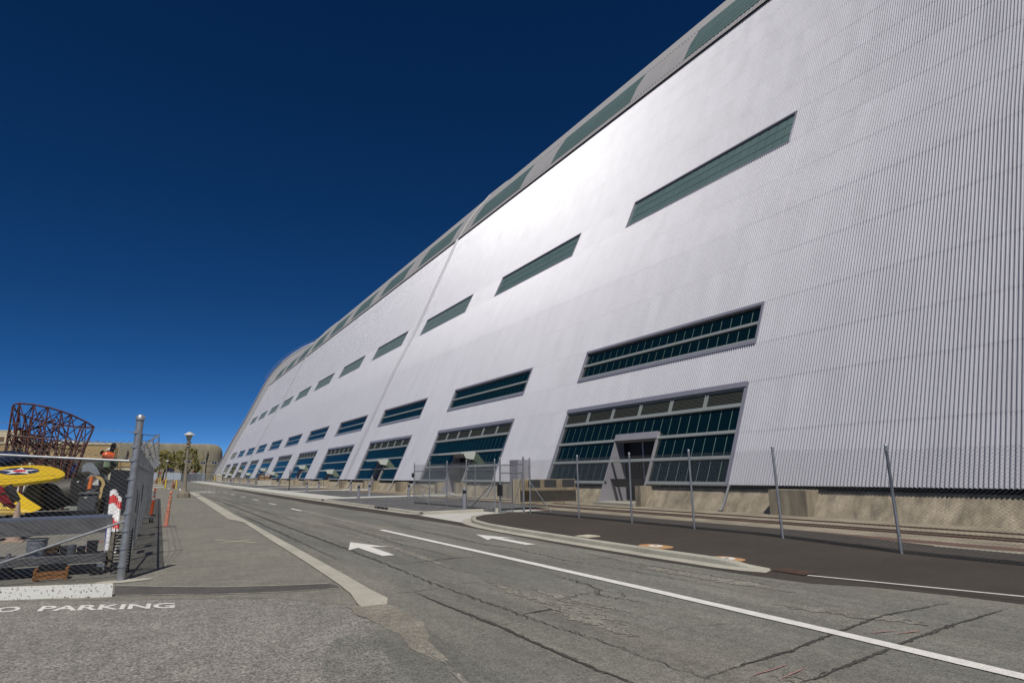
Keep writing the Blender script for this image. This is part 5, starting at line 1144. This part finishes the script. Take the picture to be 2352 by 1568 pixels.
c2 = at(164, 1262, 14.9); cn = thing('grey_can', 'small grey can between the boxes on the rack', 'can', (c2.x, 14.9, .33)); MB().lathe([(.07, .33), (.08, .53), (.07, .535)], (c2.x, 14.9, 0), 16).build('body', C('can grey', (.16, .17, .19), .4, .4), cn, True)
wb = thing('wooden_crate', 'orange brown wooden crate on the ground under the rack', 'crate', (-1.5, 14.15, 0))
for z in (.03, .10): MB().bx(-1.62, -1.16, 14.1, 14.12, z, z+.06).build('slat', C('orange wood', (.26, .11, .03), .7), wb)
MB().bx(-1.64, -1.60, 14.1, 14.4, 0, .2).build('end_board', cols['orange wood'], wb); MB().bx(-1.18, -1.14, 14.1, 14.4, 0, .2).build('end_board', cols['orange wood'], wb); MB().bx(-1.6, -1.18, 14.36, 14.38, 0, .26).build('back_board', M['black'], wb)
box_t('black_box', 'black box on the ground beside the rack caster', 'box', 204, 232, 1302, 1330, 14.4, M['black'])
for (x, y, m_) in ((-1.55, 18.6, 'red band'), (-1.4, 19.6, 'red band'), (-1.2, 21.5, 'red band'), (-1.35, 20.6, 'blue panel')): sheet('paint_dash', [(x, y), (x+.22, y-.05), (x+.23, y+.1), (x, y+.14)], .0112, cols[m_], pave, None)
# ---- pale utility box with perforated panel
ub = thing('pale_case', 'pale green grey case with perforated lid left of the bin', 'case', tuple(gp(170, 1178))); a = at(160, 1163, 33.5); MB().bx(a.x, a.x+.85, 33.5, 34, .0, .55).build('case', C('pale green grey', (.27, .29, .27), .6), ub); MB().prism([(a.x+.5, 33.4, .05), (a.x+1.0, 33.4, .55), (a.x+1.05, 33.4, .15), (a.x+.95, 33.4, .02)], (0, .03, 0)).build('perforated_lid', C('white panel', (.55, .55, .55), .5), ub)

# ================================================================== BUILDINGS LEFT
tb = thing('tan_building', 'long tan building with pale lower wall behind the airframe', 'building', (-30, 110, 0)); tan = C('tan stucco', (.38, .275, .13), .85, 0, .08, .6); crm = C('cream stucco', (.50, .45, .33), .85, 0, .06, .6)
xr = at(253, 1060, 110).x
MB().bx(-60, xr, 110, 130, 4.55, 6.5).build('upper_wall', tan, tb); MB().bx(-60, xr+.08, 109.9, 130, 6.5, 6.75).build('parapet', crm, tb); MB().bx(-60, xr+.1, 109.85, 130, 4.35, 4.55).build('cornice', C('brown trim', (.25, .17, .08), .8), tb)
MB().bx(-60, xr+4.5, 110.1, 130, 0, 4.35).build('lower_wall', crm, tb); MB().bx(xr+.2, xr+4.6, 110, 128, 3.3, 4.3).build('side_wall', tan, tb)
for k in range(7): MB().bx(xr-3.2-k*1.55, xr-1.75-k*1.55, 110.03, 110.098, 0, 2.75).build('door_panel', C('white roller door', (.58, .57, .53), .6), tb)
MB().bx(xr+1.2, xr+1.4, 109.9, 110.09, 0, 4.3).build('pilaster', C('brown trim', (.25, .17, .08), .8), tb); MB().bx(xr+2, xr+4.4, 110.0, 110.09, 0, 2.7).build('door_panel', cols['white roller door'], tb)
lad = MB()
for s in (0, .5): lad.tube((xr+.4+s, 109.8, 3), (xr+.4+s, 109.8, 6.9), .05, 4)
for k in range(10): lad.tube((xr+.4, 109.8, 3.2+k*.4), (xr+.9, 109.8, 3.2+k*.4), .03, 4)
lad.build('roof_ladder', tan, tb)
up_b = thing('cream_tower_block', 'taller cream block above the tan building at the left edge', 'building', (-22, 118, 0)); x1 = at(48, 1000, 114).x
MB().bx(-60, x1, 114, 124, 6.76, 8.45).build('wall', crm, up_b); MB().bx(-60, x1+.06, 113.94, 124, 8.45, 8.6).build('coping', crm, up_b); a = at(1.5, 1011, 113.9); MB().bx(a.x-.45, a.x+.35, 113.93, 113.99, a.z-.35, a.z+.5).build('window', C('brown shutter', (.12, .075, .05), .6), up_b); MB().bx(x1-.1, x1+1.4, 114.5, 118, 6.76, 7.7).build('roof_unit', C('grey unit', (.17, .18, .17), .6), up_b)
tn = thing('white_tent_roof', 'low white fabric roof peeking above the tan building', 'tent', (-16, 160, 0)); pr2 = [at(x, y, 160) for x, y in ((85, 1024), (105, 1017), (130, 1011.5), (155, 1010), (180, 1014), (205, 1022), (212, 1025))]
MB().prism(pr2+[Vector((pr2[-1].x, 160, 4)), Vector((pr2[0].x, 160, 4))], (0, 22, 0)).build('membrane', C('white membrane', (.72, .72, .72), .6), tn)
